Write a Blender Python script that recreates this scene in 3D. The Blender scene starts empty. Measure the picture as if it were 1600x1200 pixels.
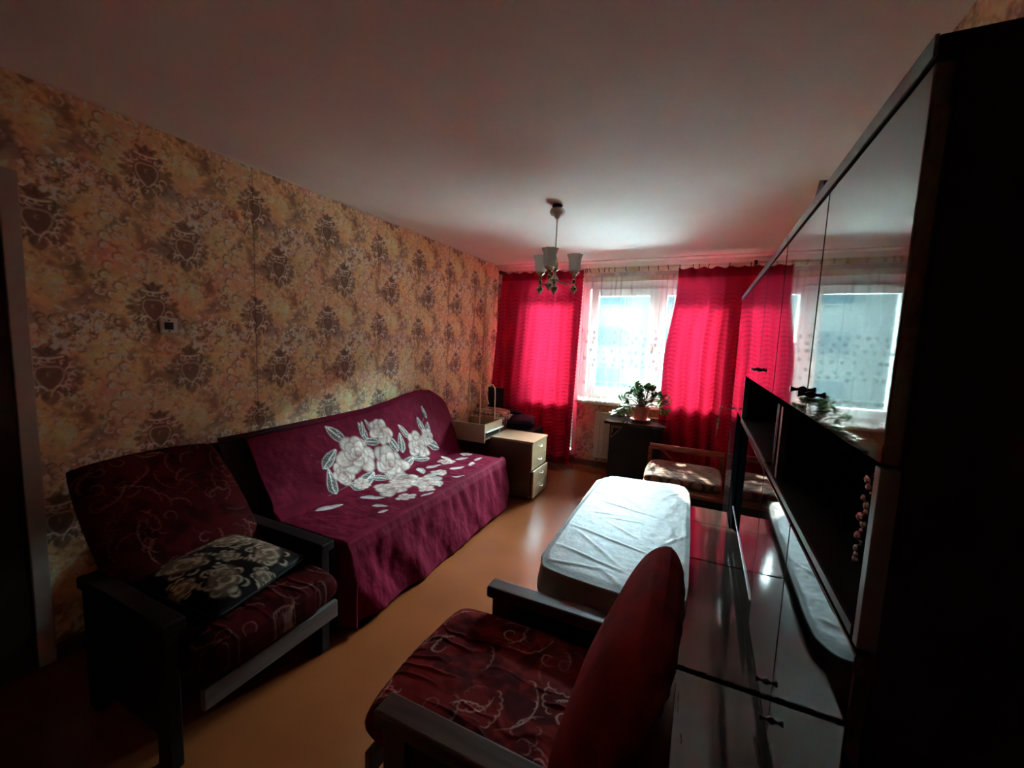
import bpy, bmesh, math, random
import numpy as np
from math import sin, cos, pi, radians
from mathutils import Vector, Matrix

C = bpy.context.scene.collection
S = bpy.context.scene

# ------------------------------------------------------------------ camera, world, sun, exposure
def make_camera():
    f, yaw, pitch, roll = 638.7, radians(24.87), radians(5.96), radians(2.21)
    fwd = Vector((-sin(yaw) * cos(pitch), cos(yaw) * cos(pitch), -sin(pitch)))
    right = fwd.cross(Vector((0, 0, 1))).normalized()
    up = right.cross(fwd)
    R = right * cos(roll) + up * sin(roll)
    U = -right * sin(roll) + up * cos(roll)
    m = Matrix((R, U, -fwd)).transposed().to_4x4()
    m.translation = Vector((0, 0, 1.51))
    cd = bpy.data.cameras.new('camera')
    cd.sensor_width = 36
    cd.lens = f / 1600 * 36
    cd.clip_start = 0.02
    o = bpy.data.objects.new('camera', cd)
    C.objects.link(o)
    o.matrix_world = m
    S.camera = o
make_camera()

W = bpy.data.worlds.new('sky')
S.world = W
W.use_nodes = True
_bg = W.node_tree.nodes['Background']
_bg.inputs[0].default_value = (0.66, 0.93, 1.0, 1)
_bg.inputs[1].default_value = 20.0

sd = bpy.data.lights.new('sun', 'SUN')
sd.energy = 2.0
sd.angle = radians(0.6)
sd.color = (1.0, 0.93, 0.82)
so = bpy.data.objects.new('sun', sd)
C.objects.link(so)
so.rotation_euler = Vector((0.48, -1.0, -0.58)).to_track_quat('-Z', 'Y').to_euler()

# portals: they only guide the sampling of the sky through the two openings
for _n, _x, _w, _z, _h in (('window_portal', -.57, 1.70, 1.53, 1.50), ('door_portal', -1.79, .86, 1.18, 2.20)):
    _pd = bpy.data.lights.new(_n, 'AREA')
    _pd.shape = 'RECTANGLE'
    _pd.size, _pd.size_y = _w, _h
    _pd.cycles.is_portal = True
    _po = bpy.data.objects.new(_n, _pd)
    C.objects.link(_po)
    _po.location = (_x, 5.15, _z)
    _po.rotation_euler = (radians(-90), 0, 0)

S.view_settings.view_transform = 'Standard'
S.view_settings.look = 'None'
S.view_settings.gamma = 1
S.view_settings.exposure = 4.08
S.view_settings.use_curve_mapping = False
S.cycles.max_bounces = 10
S.cycles.diffuse_bounces = 6
S.cycles.transparent_max_bounces = 12
S.cycles.sample_clamp_indirect = 3.0
S.cycles.caustics_reflective = False

RX, LX, BY, FY, CZ = 0.61, -2.55, 4.95, -0.75, 2.5      # right wall, left wall, window wall, rear wall, ceiling

# ------------------------------------------------------------------ materials
def mat(name, col, rough=0.6, metal=0.0, var=0.0, scale=8.0, bump=0.0, bscale=60.0, spec=0.5, coat=0.0,
        sheen=0.0, sheen_tint=None, attr=None, ior=None, stretch=None, detail=4.0, col2=None):
    m = bpy.data.materials.new(name)
    m.use_nodes = True
    nt = m.node_tree
    N, L = nt.nodes, nt.links
    p = N['Principled BSDF']
    p.inputs['Roughness'].default_value = rough
    p.inputs['Metallic'].default_value = metal
    p.inputs['Specular IOR Level'].default_value = spec
    p.inputs['Coat Weight'].default_value = coat
    p.inputs['Coat Roughness'].default_value = 0.05
    if ior: p.inputs['IOR'].default_value = ior
    if sheen:
        p.inputs['Sheen Weight'].default_value = sheen
        p.inputs['Sheen Roughness'].default_value = 0.35
        if sheen_tint: p.inputs['Sheen Tint'].default_value = (*sheen_tint, 1)
    tc = N.new('ShaderNodeTexCoord')
    mp = N.new('ShaderNodeMapping')
    L.new(tc.outputs['Object'], mp.inputs[0])
    if stretch: mp.inputs['Scale'].default_value = stretch
    nz = N.new('ShaderNodeTexNoise')
    nz.inputs['Scale'].default_value = scale
    nz.inputs['Detail'].default_value = detail
    L.new(mp.outputs[0], nz.inputs[0])
    if attr:
        a = N.new('ShaderNodeAttribute')
        a.attribute_name = attr
        base = a.outputs['Color']
    else:
        rgb = N.new('ShaderNodeRGB')
        rgb.outputs[0].default_value = (*col, 1)
        base = rgb.outputs[0]
    mx = N.new('ShaderNodeMix')
    mx.data_type = 'RGBA'
    mx.blend_type = 'MIX' if col2 else 'MULTIPLY'
    rp = N.new('ShaderNodeMapRange')
    L.new(nz.outputs[0], rp.inputs[0])
    rp.inputs[1].default_value = 0.3
    rp.inputs[2].default_value = 0.7
    if col2:
        mx.inputs[7].default_value = (*col2, 1)
        L.new(rp.outputs[0], mx.inputs[0])
    else:
        mx.inputs[0].default_value = 1
        rp.inputs[3].default_value = 1 - var
        rp.inputs[4].default_value = 1 + var
        L.new(rp.outputs[0], mx.inputs[7])
    L.new(base, mx.inputs[6])
    L.new(mx.outputs[2], p.inputs['Base Color'])
    if bump:
        nb = N.new('ShaderNodeTexNoise')
        nb.inputs['Scale'].default_value = bscale
        nb.inputs['Detail'].default_value = 3
        L.new(mp.outputs[0], nb.inputs[0])
        b = N.new('ShaderNodeBump')
        b.inputs['Strength'].default_value = bump
        b.inputs['Distance'].default_value = 0.01
        L.new(nb.outputs[0], b.inputs['Height'])
        L.new(b.outputs[0], p.inputs['Normal'])
    return m

def cloth_mat(name, transl, transp=0.0, attr='Col', tint=(1, 1, 1)):
    """thin fabric lit from behind: diffuse + translucent (+ open weave)"""
    m = bpy.data.materials.new(name)
    m.use_nodes = True
    nt = m.node_tree
    N, L = nt.nodes, nt.links
    N.remove(N['Principled BSDF'])
    out = [n for n in N if n.type == 'OUTPUT_MATERIAL'][0]
    a = N.new('ShaderNodeAttribute')
    a.attribute_name = attr
    d = N.new('ShaderNodeBsdfDiffuse')
    t = N.new('ShaderNodeBsdfTranslucent')
    nz = N.new('ShaderNodeTexNoise')
    nz.inputs['Scale'].default_value = 180
    tc = N.new('ShaderNodeTexCoord')
    L.new(tc.outputs['Object'], nz.inputs[0])
    mx = N.new('ShaderNodeMix')
    mx.data_type = 'RGBA'
    mx.blend_type = 'MULTIPLY'
    mx.inputs[0].default_value = 0.25
    L.new(a.outputs['Color'], mx.inputs[6])
    L.new(nz.outputs[0], mx.inputs[7])
    L.new(mx.outputs[2], d.inputs[0])
    L.new(mx.outputs[2], t.inputs[0])
    ms = N.new('ShaderNodeMixShader')
    ms.inputs[0].default_value = transl
    L.new(d.outputs[0], ms.inputs[1])
    L.new(t.outputs[0], ms.inputs[2])
    res = ms
    if transp:
        tr = N.new('ShaderNodeBsdfTransparent')
        m2 = N.new('ShaderNodeMixShader')
        mt = N.new('ShaderNodeMath')
        mt.operation = 'MULTIPLY'
        L.new(a.outputs['Alpha'], mt.inputs[0])
        mt.inputs[1].default_value = 1.0
        L.new(mt.outputs[0], m2.inputs[0])
        L.new(tr.outputs[0], m2.inputs[1])
        L.new(ms.outputs[0], m2.inputs[2])
        res = m2
    L.new(res.outputs[0], out.inputs[0])
    return m

def glass_mat():
    m = bpy.data.materials.new('window_glass')
    m.use_nodes = True
    N, L = m.node_tree.nodes, m.node_tree.links
    N.remove(N['Principled BSDF'])
    out = [n for n in N if n.type == 'OUTPUT_MATERIAL'][0]
    tr = N.new('ShaderNodeBsdfTransparent')
    tr.inputs[0].default_value = (0.93, 0.97, 0.96, 1)
    g = N.new('ShaderNodeBsdfGlossy')
    g.inputs['Roughness'].default_value = 0.02
    fr = N.new('ShaderNodeFresnel')
    ms = N.new('ShaderNodeMixShader')
    L.new(fr.outputs[0], ms.inputs[0])
    L.new(tr.outputs[0], ms.inputs[1])
    L.new(g.outputs[0], ms.inputs[2])
    L.new(ms.outputs[0], out.inputs[0])
    return m

M = {}
M['paint'] = lambda n, **k: mat(n, (1, 1, 1), attr='Col', **k)
M['ceiling'] = mat('ceiling_whitewash', (0.91, 0.885, 0.85), 0.75, var=0.05, scale=1.2, bump=0.12, bscale=14)
M['floor'] = mat('orange_brown_linoleum', (0.180, 0.044, 0.0135), 0.24, var=0.12, scale=3, bump=0.03, bscale=6, spec=0.45)
M['white'] = mat('white_plastic', (0.74, 0.74, 0.70), 0.35, var=0.03)
M['cream'] = mat('cream_painted_wood', (0.42, 0.34, 0.29), 0.5, var=0.08, scale=10)
M['cornice'] = mat('cornice_plaster', (0.75, 0.68, 0.62), 0.8, var=0.06)
M['dooredark'] = mat('dark_door_paint', (0.03, 0.014, 0.010), 0.6, var=0.2, spec=0.1)
M['black_lacquer'] = mat('black_lacquer', (0.012, 0.009, 0.010), 0.035, var=0.2, scale=2, ior=1.85, bump=0.006, bscale=3)
M['top_lacquer'] = mat('brown_black_lacquer', (0.035, 0.024, 0.020), 0.09, var=0.35, scale=6, ior=1.75, stretch=(8, 0.7, 1), bump=0.01, bscale=5)
M['side_panel'] = mat('dark_carcass_laminate', (0.010, 0.0036, 0.0036), 0.5, spec=0.2, var=0.3, scale=5, stretch=(6, 6, 0.6))
M['inside'] = mat('niche_black', (0.003, 0.003, 0.004), 0.9, spec=0.0)
M['edge_dark'] = mat('dark_board_edging', (0.022, 0.022, 0.026), 0.4, var=0.2, scale=20)
M['edge'] = mat('worn_grey_edging', (0.13, 0.125, 0.13), 0.35, var=0.15, scale=20, metal=0.3)
M['steel'] = mat('dull_chrome', (0.55, 0.55, 0.55), 0.22, metal=1.0, var=0.08)
M['knob'] = mat('dark_bronze_metal', (0.06, 0.055, 0.05), 0.3, metal=0.9, var=0.2)
M['brass'] = mat('aged_brass', (0.42, 0.36, 0.26), 0.25, metal=1.0, var=0.2)
M['wood'] = mat('varnished_brown_wood', (0.070, 0.032, 0.022), 0.5, spec=0.25, var=0.35, scale=5, stretch=(1, 9, 9))
M['wood_dark'] = mat('shade_darkened_wood', (0.012, 0.006, 0.005), 0.6, spec=0.2, var=0.35, scale=5, stretch=(1, 9, 9))  # near black: shadow around the left armchair is put into the wood colour
M['wood_red'] = mat('reddish_varnished_wood', (0.20, 0.042, 0.018), 0.32, var=0.25, scale=5, stretch=(1, 9, 9))
M['rail'] = mat('greyed_wooden_rail', (0.13, 0.092, 0.082), 0.5, var=0.2, scale=6, stretch=(9, 1, 9))
M['beech'] = mat('beech_laminate', (0.40, 0.25, 0.145), 0.33, var=0.10, scale=4, stretch=(1, 9, 1))
M['beech_dark'] = mat('beech_laminate_side', (0.10, 0.048, 0.026), 0.4, var=0.10, scale=4, stretch=(1, 1, 9))
M['sofa'] = mat('dark_sofa_fabric', (0.030, 0.008, 0.011), 0.9, var=0.3, scale=30)
M['wire'] = mat('gilded_wire', (0.62, 0.42, 0.25), 0.35, metal=0.3)
M['black'] = mat('black_textile', (0.010, 0.010, 0.014), 0.75, var=0.2)
M['blue'] = mat('navy_blue_textile', (0.004, 0.006, 0.022), 0.7, var=0.35, scale=12, bump=0.2, bscale=20)
M['radiator'] = mat('radiator_enamel', (0.62, 0.60, 0.50), 0.35, var=0.04)
M['terracotta'] = mat('terracotta_plastic', (0.50, 0.11, 0.075), 0.45, var=0.12)
M['leaf'] = mat('jade_leaf_green', (0.065, 0.16, 0.05), 0.35, var=0.35, scale=14)
M['leaf2'] = mat('young_leaf_green', (0.28, 0.40, 0.06), 0.35, var=0.25, scale=14)
M['stem'] = mat('brown_stem', (0.12, 0.09, 0.05), 0.7, var=0.2)
M['soil'] = mat('dark_soil', (0.03, 0.02, 0.015), 0.95, var=0.4, scale=90)
M['table_leg'] = mat('black_table_wood', (0.02, 0.014, 0.012), 0.3, var=0.3)
M['bright_trim'] = mat('pale_inlay_line', (0.50, 0.45, 0.38), 0.4)
M['salmon'] = mat('salmon_upholstery', (0.28, 0.075, 0.055), 0.85, var=0.2, scale=18, bump=0.15)
M['glass'] = glass_mat()
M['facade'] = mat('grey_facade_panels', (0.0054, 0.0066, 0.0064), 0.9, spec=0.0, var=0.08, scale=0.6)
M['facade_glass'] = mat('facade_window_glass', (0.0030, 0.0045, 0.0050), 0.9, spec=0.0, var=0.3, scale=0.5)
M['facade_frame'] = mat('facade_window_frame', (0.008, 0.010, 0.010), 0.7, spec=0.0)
M['balcony'] = mat('pale_balcony_concrete', (0.80, 0.80, 0.76), 0.8, var=0.08)
M['ground'] = mat('outdoor_ground', (0.80, 0.82, 0.80), 0.9, var=0.08, spec=0.0, scale=0.5)
M['screw'] = mat('black_plastic', (0.012, 0.012, 0.012), 0.4)

# ------------------------------------------------------------------ object helpers
def link(o, parent=None):
    C.objects.link(o)
    if parent is not None: o.parent = parent
    return o

def tag(o, label=None, cat=None, group=None, kind=None):
    if label: o['label'] = label
    if cat: o['category'] = cat
    if group: o['group'] = group
    if kind: o['kind'] = kind
    return o

def thing(name, label, cat, loc=(0, 0, 0), rz=0.0, group=None):
    o = bpy.data.objects.new(name, None)
    o.empty_display_size = 0.1
    link(o)
    o.location = loc
    o.rotation_euler = (0, 0, rz)
    return tag(o, label, cat, group)

def dup(root, loc=None, rz=None, label=None, group=None):
    r = root.copy()
    C.objects.link(r)
    if loc is not None: r.location = loc
    if rz is not None: r.rotation_euler = (0, 0, rz)
    if label: r['label'] = label
    if group: r['group'] = group
    for ch in root.children:
        c = ch.copy(); C.objects.link(c); c.parent = r
        for g in ch.children:
            d = g.copy(); C.objects.link(d); d.parent = c
    return r

def struct(o):
    o['kind'] = 'structure'
    return o

class B:
    """bmesh collector"""
    def __init__(s): s.b = bmesh.new()
    def box(s, x0, x1, y0, y1, z0, z1, bev=0.0, seg=2, mtx=None):
        r = bmesh.ops.create_cube(s.b, size=1)
        vs = r['verts']
        for v in vs:
            v.co = Vector(((x0 + x1) / 2 + v.co.x * (x1 - x0), (y0 + y1) / 2 + v.co.y * (y1 - y0), (z0 + z1) / 2 + v.co.z * (z1 - z0)))
        if mtx is not None:
            for v in vs: v.co = mtx @ v.co
        if bev > 0:
            es = list({e for v in vs for e in v.link_edges})
            bmesh.ops.bevel(s.b, geom=es, offset=bev, segments=seg, affect='EDGES', profile=0.5)
        return s
    def lathe(s, prof, cen=(0, 0, 0), n=24, mtx=None, wob=None):
        rings = []
        for (r, z) in prof:
            ring = []
            for k in range(n):
                a = 2 * pi * k / n
                rr = r * (1 + (wob(a, z) if wob else 0))
                v = Vector((cen[0] + rr * cos(a), cen[1] + rr * sin(a), cen[2] + z))
                if mtx is not None: v = mtx @ v
                ring.append(s.b.verts.new(v))
            rings.append(ring)
        for a, b in zip(rings, rings[1:]):
            for k in range(n):
                s.b.faces.new((a[k], a[(k + 1) % n], b[(k + 1) % n], b[k]))
        if prof[0][0] > 1e-4: s.b.faces.new(list(reversed(rings[0])))
        if prof[-1][0] > 1e-4: s.b.faces.new(rings[-1])
        return s
    def tube(s, pts, r, n=8, closed=False):
        pts = [Vector(p) for p in pts]
        rings = []
        prev = None
        for i, p in enumerate(pts):
            a = pts[i - 1] if i > 0 else (pts[-1] if closed else p)
            b = pts[i + 1] if i < len(pts) - 1 else (pts[0] if closed else p)
            t = (b - a).normalized()
            if prev is None:
                u = t.orthogonal().normalized()
            else:
                u = (prev - t * prev.dot(t)).normalized()
            prev = u
            w = t.cross(u)
            rr = r[i] if isinstance(r, (list, tuple)) else r
            rings.append([s.b.verts.new(p + (u * cos(2 * pi * k / n) + w * sin(2 * pi * k / n)) * rr) for k in range(n)])
        prs = list(zip(rings, rings[1:]))
        if closed: prs.append((rings[-1], rings[0]))
        for a, b in prs:
            for k in range(n):
                s.b.faces.new((a[k], a[(k + 1) % n], b[(k + 1) % n], b[k]))
        if not closed:
            s.b.faces.new(list(reversed(rings[0]))); s.b.faces.new(rings[-1])
        return s
    def prism(s, poly, axis, a0, a1):
        """poly in the two other axes, extruded along axis"""
        def P(u, v, a):
            return {'x': (a, u, v), 'y': (u, a, v), 'z': (u, v, a)}[axis]
        A = [s.b.verts.new(P(u, v, a0)) for u, v in poly]
        D = [s.b.verts.new(P(u, v, a1)) for u, v in poly]
        n = len(poly)
        s.b.faces.new(A); s.b.faces.new(list(reversed(D)))
        for k in range(n):
            s.b.faces.new((A[k], D[k], D[(k + 1) % n], A[(k + 1) % n]))
        return s
    def build(s, name, m, parent=None, smooth=None, origin=None):
        bmesh.ops.recalc_face_normals(s.b, faces=s.b.faces)
        if origin is not None:
            bmesh.ops.translate(s.b, verts=s.b.verts, vec=-Vector(origin))
        me = bpy.data.meshes.new(name)
        s.b.to_mesh(me)
        s.b.free()
        me.materials.append(m)
        if smooth is not None:
            me.shade_smooth()
            if smooth < 180: me.set_sharp_from_angle(angle=radians(smooth))
        o = bpy.data.objects.new(name, me)
        if origin is not None: o.location = origin
        return link(o, parent)

def surf(name, X, Y, Z, m, parent=None, col=None, wrap=False, thick=0.0, alpha=None):
    """grid surface from (nu, nv) arrays with per-vertex colour"""
    nu, nv = X.shape
    co = np.stack([X, Y, Z], -1).reshape(-1, 3).astype(np.float32)
    i = np.arange(nu * nv).reshape(nu, nv)
    if wrap: i = np.vstack([i, i[:1]])
    q = np.stack([i[:-1, :-1], i[1:, :-1], i[1:, 1:], i[:-1, 1:]], -1).reshape(-1, 4)
    me = bpy.data.meshes.new(name)
    me.vertices.add(len(co)); me.vertices.foreach_set('co', co.ravel())
    me.loops.add(q.size); me.loops.foreach_set('vertex_index', q.ravel().astype(np.int32))
    me.polygons.add(len(q)); me.polygons.foreach_set('loop_start', (np.arange(len(q)) * 4).astype(np.int32))
    me.polygons.foreach_set('loop_total', np.full(len(q), 4, np.int32)) if hasattr(me.polygons, 'loop_total') else None
    me.update(calc_edges=True)
    me.validate()
    if col is not None:
        a = me.color_attributes.new('Col', 'FLOAT_COLOR', 'POINT')
        c = np.ones((nu * nv, 4), np.float32)
        c[:, :3] = col.reshape(-1, 3)
        if alpha is not None: c[:, 3] = alpha.ravel()
        a.data.foreach_set('color', c.ravel())
    me.materials.append(m)
    me.shade_smooth()
    o = bpy.data.objects.new(name, me)
    link(o, parent)
    if thick:
        md = o.modifiers.new('thickness', 'SOLIDIFY')
        md.thickness = thick
        md.offset = -1
    return o

# value noise on arrays
def vnoise(x, y, seed=0):
    rng = np.random.default_rng(seed)
    T = rng.random((256, 256))
    xi = np.floor(x).astype(int); yi = np.floor(y).astype(int)
    fx = x - xi; fy = y - yi
    fx = fx * fx * (3 - 2 * fx); fy = fy * fy * (3 - 2 * fy)
    g = lambda a, b: T[a % 256, b % 256]
    return (g(xi, yi) * (1 - fx) + g(xi + 1, yi) * fx) * (1 - fy) + (g(xi, yi + 1) * (1 - fx) + g(xi + 1, yi + 1) * fx) * fy

def fbm(x, y, seed=0, o=4):
    r = 0; a = 0.5; t = 0
    for k in range(o):
        r = r + a * vnoise(x * 2 ** k, y * 2 ** k, seed + k); t += a; a *= 0.5
    return r / t

def smooth(a, b, x):
    t = np.clip((x - a) / (b - a), 0, 1)
    return t * t * (3 - 2 * t)

# ------------------------------------------------------------------ a little painter for printed and woven patterns
class Cv:
    def __init__(s, w, h, res, col, wrap=False):
        s.nx, s.ny, s.res, s.wrap = int(round(w / res)), int(round(h / res)), res, wrap
        s.w, s.h = w, h
        s.a = np.empty((s.nx, s.ny, 3)); s.a[:] = col
        s.x = (np.arange(s.nx) + 0.5) * res
        s.y = (np.arange(s.ny) + 0.5) * res
    def _blend(s, cx, cy, rad, fn, col, al):
        offs = [(0, 0)]
        if s.wrap: offs = [(i * s.w, j * s.h) for i in (-1, 0, 1) for j in (-1, 0, 1)]
        for ox, oy in offs:
            X, Y = cx + ox, cy + oy
            i0, i1 = max(0, int((X - rad) / s.res)), min(s.nx, int((X + rad) / s.res) + 2)
            j0, j1 = max(0, int((Y - rad) / s.res)), min(s.ny, int((Y + rad) / s.res) + 2)
            if i1 <= i0 or j1 <= j0: continue
            gx, gy = np.meshgrid(s.x[i0:i1] - X, s.y[j0:j1] - Y, indexing='ij')
            r = fn(gx, gy)
            if isinstance(r, tuple): k, c = r
            else: k, c = r, np.array(col)
            k = (k * al)[..., None]
            s.a[i0:i1, j0:j1] = s.a[i0:i1, j0:j1] * (1 - k) + c * k
    def ell(s, cx, cy, a, b, ang, col, al=1.0, soft=0.15):
        ca, sa = cos(ang), sin(ang)
        def f(x, y):
            u = (x * ca + y * sa) / a; v = (-x * sa + y * ca) / b
            d = np.sqrt(u * u + v * v)
            return np.clip((1 + soft - d) / (2 * soft), 0, 1)
        s._blend(cx, cy, max(a, b) * (1 + soft), f, col, al)
    def petal(s, cx, cy, a, b, ang, c_in, c_out, dark, al=1.0):
        ca, sa = cos(ang), sin(ang)
        def f(x, y):
            u = (x * ca + y * sa) / a; v = (-x * sa + y * ca) / b
            d = np.sqrt(u * u + v * v)
            k = np.clip((1.06 - d) / .12, 0, 1)
            t = np.clip((u + 1) / 2, 0, 1)[..., None]
            t = np.clip(t * 1.15 - .15, 0, 1) ** 1.3
            c = np.array(c_in) * (1 - t) + np.array(c_out) * t
            e = np.clip((d - .72) / .28, 0, 1)[..., None] * .85
            streak = (0.93 + .07 * np.sin(v * 16))[..., None]
            return k, (c * (1 - e) + np.array(dark) * e) * streak
        s._blend(cx, cy, max(a, b) * 1.1, f, None, al)
    def leaf(s, cx, cy, ln, w, ang, col, vein, al=1.0, rim=None):
        ca, sa = cos(ang), sin(ang)
        rim = rim if rim is not None else vein
        def f(x, y):
            u = (x * ca + y * sa) / (ln / 2); v = (-x * sa + y * ca)
            hw = w / 2 * np.clip(1 - u * u, 0, 1) ** .8 * (1 - .25 * u)
            d = hw - np.abs(v)
            k = np.clip(d / s.res + .5, 0, 1) * (np.abs(u) < 1)
            vv = (np.abs(v) < w * .05) | (np.abs((u * 4 + np.abs(v) / w * 3) % 1.0) < .08)
            ed = (d < w * .07)
            c = np.where(ed[..., None], np.array(rim), np.where(vv[..., None], np.array(vein), np.array(col)))
            sh = (.85 + .3 * (v > 0))[..., None]
            return k, c * sh
        s._blend(cx, cy, ln * .55, f, None, al)
    def stroke(s, pts, w, col, al=1.0, taper=False):
        pts = np.array(pts, float)
        cx, cy = pts.mean(0)
        rad = np.abs(pts - [cx, cy]).max() + w * 2
        q = pts - [cx, cy]
        n = len(q) - 1
        def f(x, y):
            k = np.zeros_like(x)
            for i in range(n):
                a, b = q[i], q[i + 1]
                d = b - a; L2 = d @ d + 1e-12
                t = np.clip(((x - a[0]) * d[0] + (y - a[1]) * d[1]) / L2, 0, 1)
                ds = np.hypot(x - a[0] - t * d[0], y - a[1] - t * d[1])
                ww = w * (sin(pi * (i + .5) / n) * .8 + .2 if taper else 1)
                k = np.maximum(k, np.clip((ww / 2 - ds) / s.res + .5, 0, 1))
            return k
        s._blend(cx, cy, rad, f, col, al)
    def arc(s, cx, cy, r, a0, a1, w, col, al=1.0, r1=None, n=9):
        r1 = r if r1 is None else r1
        P = []
        for i in range(n):
            t = i / (n - 1)
            a = a0 + (a1 - a0) * t; rr = r + (r1 - r) * t
            P.append((cx + rr * cos(a), cy + rr * sin(a)))
        s.stroke(P, w, col, al, taper=True)
    def sample(s, X, Y):
        if s.wrap: X, Y = X % s.w, Y % s.h
        fx = X / s.res - .5; fy = Y / s.res - .5
        i = np.floor(fx).astype(int); j = np.floor(fy).astype(int)
        tx = (fx - i)[..., None]; ty = (fy - j)[..., None]
        if s.wrap: I, I1, J, J1 = i % s.nx, (i + 1) % s.nx, j % s.ny, (j + 1) % s.ny
        else:
            I, I1 = np.clip(i, 0, s.nx - 1), np.clip(i + 1, 0, s.nx - 1)
            J, J1 = np.clip(j, 0, s.ny - 1), np.clip(j + 1, 0, s.ny - 1)
        A = s.a
        return (A[I, J] * (1 - tx) + A[I1, J] * tx) * (1 - ty) + (A[I, J1] * (1 - tx) + A[I1, J1] * tx) * ty

# ------------------------------------------------------------------ room shell
def wallpaper_tile():
    rng = random.Random(4)
    w, h = 0.54, 0.655
    c = Cv(w, h, 0.0034, (0.43, 0.265, 0.115), wrap=True)
    # cloudy patches: ochre, orange brown, grey mauve
    def blob(x, y, r, col, n=16, al=.35):
        for _ in range(n):
            c.ell(x + rng.gauss(0, r * .5), y + rng.gauss(0, r * .4), r * rng.uniform(.2, .6), r * rng.uniform(.12, .35), rng.uniform(0, 3), col, al, .5)
    dark, mid, lite = (.080, .043, .026), (.150, .085, .048), (.70, .55, .40)
    blob(.30, .42, .16, (.50, .325, .135), 22); blob(.04, .10, .14, (.46, .285, .12), 20); blob(.42, .12, .12, (.44, .23, .12)); blob(.40, .62, .09, (.50, .33, .14))
    for (x, y, r, col) in [(.14, .36, .09, (.15, .08, .045)), (.50, .28, .08, (.14, .075, .04)), (.26, .60, .08, (.17, .11, .08)), (.10, .55, .10, (.17, .125, .105)), (.33, .22, .07, (.34, .17, .11)),
                           (.50, .46, .06, (.15, .085, .045)), (.22, .14, .07, (.14, .075, .04)), (.36, .52, .07, (.17, .09, .05)), (.03, .26, .06, (.17, .10, .06)), (.44, .38, .05, (.16, .09, .05)), (.30, .02, .06, (.16, .10, .07))]:
        blob(x, y, r, col, 16, .42)
    blob(.50, .52, .06, (.53, .36, .16)); blob(.16, .05, .07, (.52, .35, .15)); blob(.40, .27, .06, (.49, .31, .14))
    # filigree flowers and torn leaf edges
    def filig(x, y, rx, ry, n, al=.8):
        for _ in range(n):
            px, py = x + rng.gauss(0, rx), y + rng.gauss(0, ry)
            a = rng.uniform(0, 6.3)
            k = rng.random()
            if k < .40:
                c.leaf(px, py, rng.uniform(.022, .048), rng.uniform(.008, .016), a, lite, mid, al * .85)
            elif k < .62:
                c.arc(px, py, rng.uniform(.010, .022), a, a + rng.uniform(2, 4.5), .0058, lite, al)
            else:
                c.arc(px, py, rng.uniform(.008, .02), a, a + rng.uniform(2, 4.5), .009, dark, al * .8)
    filig(.27, .52, .070, .040, 100, .9); filig(.20, .44, .060, .035, 60, .85); filig(.42, .50, .05, .035, 40, .8)
    filig(.20, .245, .06, .035, 46, .6); filig(.50, .17, .05, .06, 50, .6); filig(.38, .33, .05, .05, 46, .65)
    filig(.06, .42, .06, .06, 50, .55); filig(.33, .05, .10, .04, 56, .6); filig(.10, .12, .06, .05, 40, .5); filig(.27, .30, .27, .32, 110, .42)
    for k in range(9):
        y = .02 + k * .045
        c.arc(.36 + .03 * sin(k * 2), y, .022, .5, 4.4, .007, mid, .9)
        c.arc(.36 + .03 * sin(k * 2), y, .010, 0, 6, .006, lite, .6)
    # the two medallions
    def medallion(x, y, k=1.12):
        for a, r, b in [(0, .075, .050), (2.2, .078, .03), (.95, .078, .03), (3.14, .075, .05), (-.7, .078, .034), (-2.44, .078, .034), (-1.57, .092, .026), (1.57, .100, .020)]:
            c.ell(x + cos(a) * r * .62 * k, y + sin(a) * r * .72 * k, .044 * k, .028 * k, a, dark, .75)
        for i in range(18):
            a = i / 18 * 6.283
            c.ell(x + cos(a) * .088 * k, y + sin(a) * .078 * k, .015 * k, .010 * k, a, dark if i % 2 else mid, .75)
            c.arc(x + cos(a) * .060 * k, y + sin(a) * .070 * k, .013 * k, a + 1, a + 4.0, .0045, lite if i % 3 else mid, .75)
        c.ell(x, y, .044 * k, .052 * k, 0, mid, 1)
        H = []
        for i in range(33):
            t = i / 32 * 6.2832
            H.append((x + .040 * k * math.copysign(abs(sin(t)) ** 1.7, sin(t)), y + .002 + .0040 * k * (12.5 * cos(t) - 2.6 * cos(2 * t) - .6 * cos(3 * t))))
        for f in (1.0, .75, .5, .25):
            c.stroke([(x + (p - x) * f, y + (q - y) * f) for p, q in H], .020 * k, (.105, .058, .034))
        c.stroke(H, .0060 * k, (.40, .29, .19), .7)
        c.arc(x, y + .012, .008, 1, 5, .005, (.30, .2, .13), .8)
        for i in range(12):
            a = rng.uniform(0, 6.3); rr = rng.uniform(.05, .088)
            c.arc(x + cos(a) * rr * k, y + sin(a) * rr * k, rng.uniform(.008, .018), a, a + rng.uniform(2.5, 4.5), .0048, lite, .62)
        # crown above
        for a in (-.7, 0, .7):
            c.ell(x + sin(a) * .038 * k, y + .088 * k + .016 * cos(a), .008 * k, .020 * k, -a * 1.3, dark, .85)
        c.stroke([(x - .04 * k, y + .078 * k), (x, y + .070 * k), (x + .04 * k, y + .078 * k)], .007, lite, .7)
        for sgn in (-1, 1):
            c.arc(x + sgn * .030 * k, y - .055 * k, .020 * k, 1.57 + sgn * 1.5, 1.57 - sgn * 2.2, .006, lite, .85)
            c.arc(x + sgn * .05 * k, y - .075 * k, .013 * k, 0, 4.5, .008, dark, .9)
    medallion(.135, .30)        # A  (y = .75 + n*.54, z = 1.28)
    medallion(.52 % w, .625)    # B  (y = 1.136, z = .955 / 1.61)
    return c
TILE = wallpaper_tile()

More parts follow.
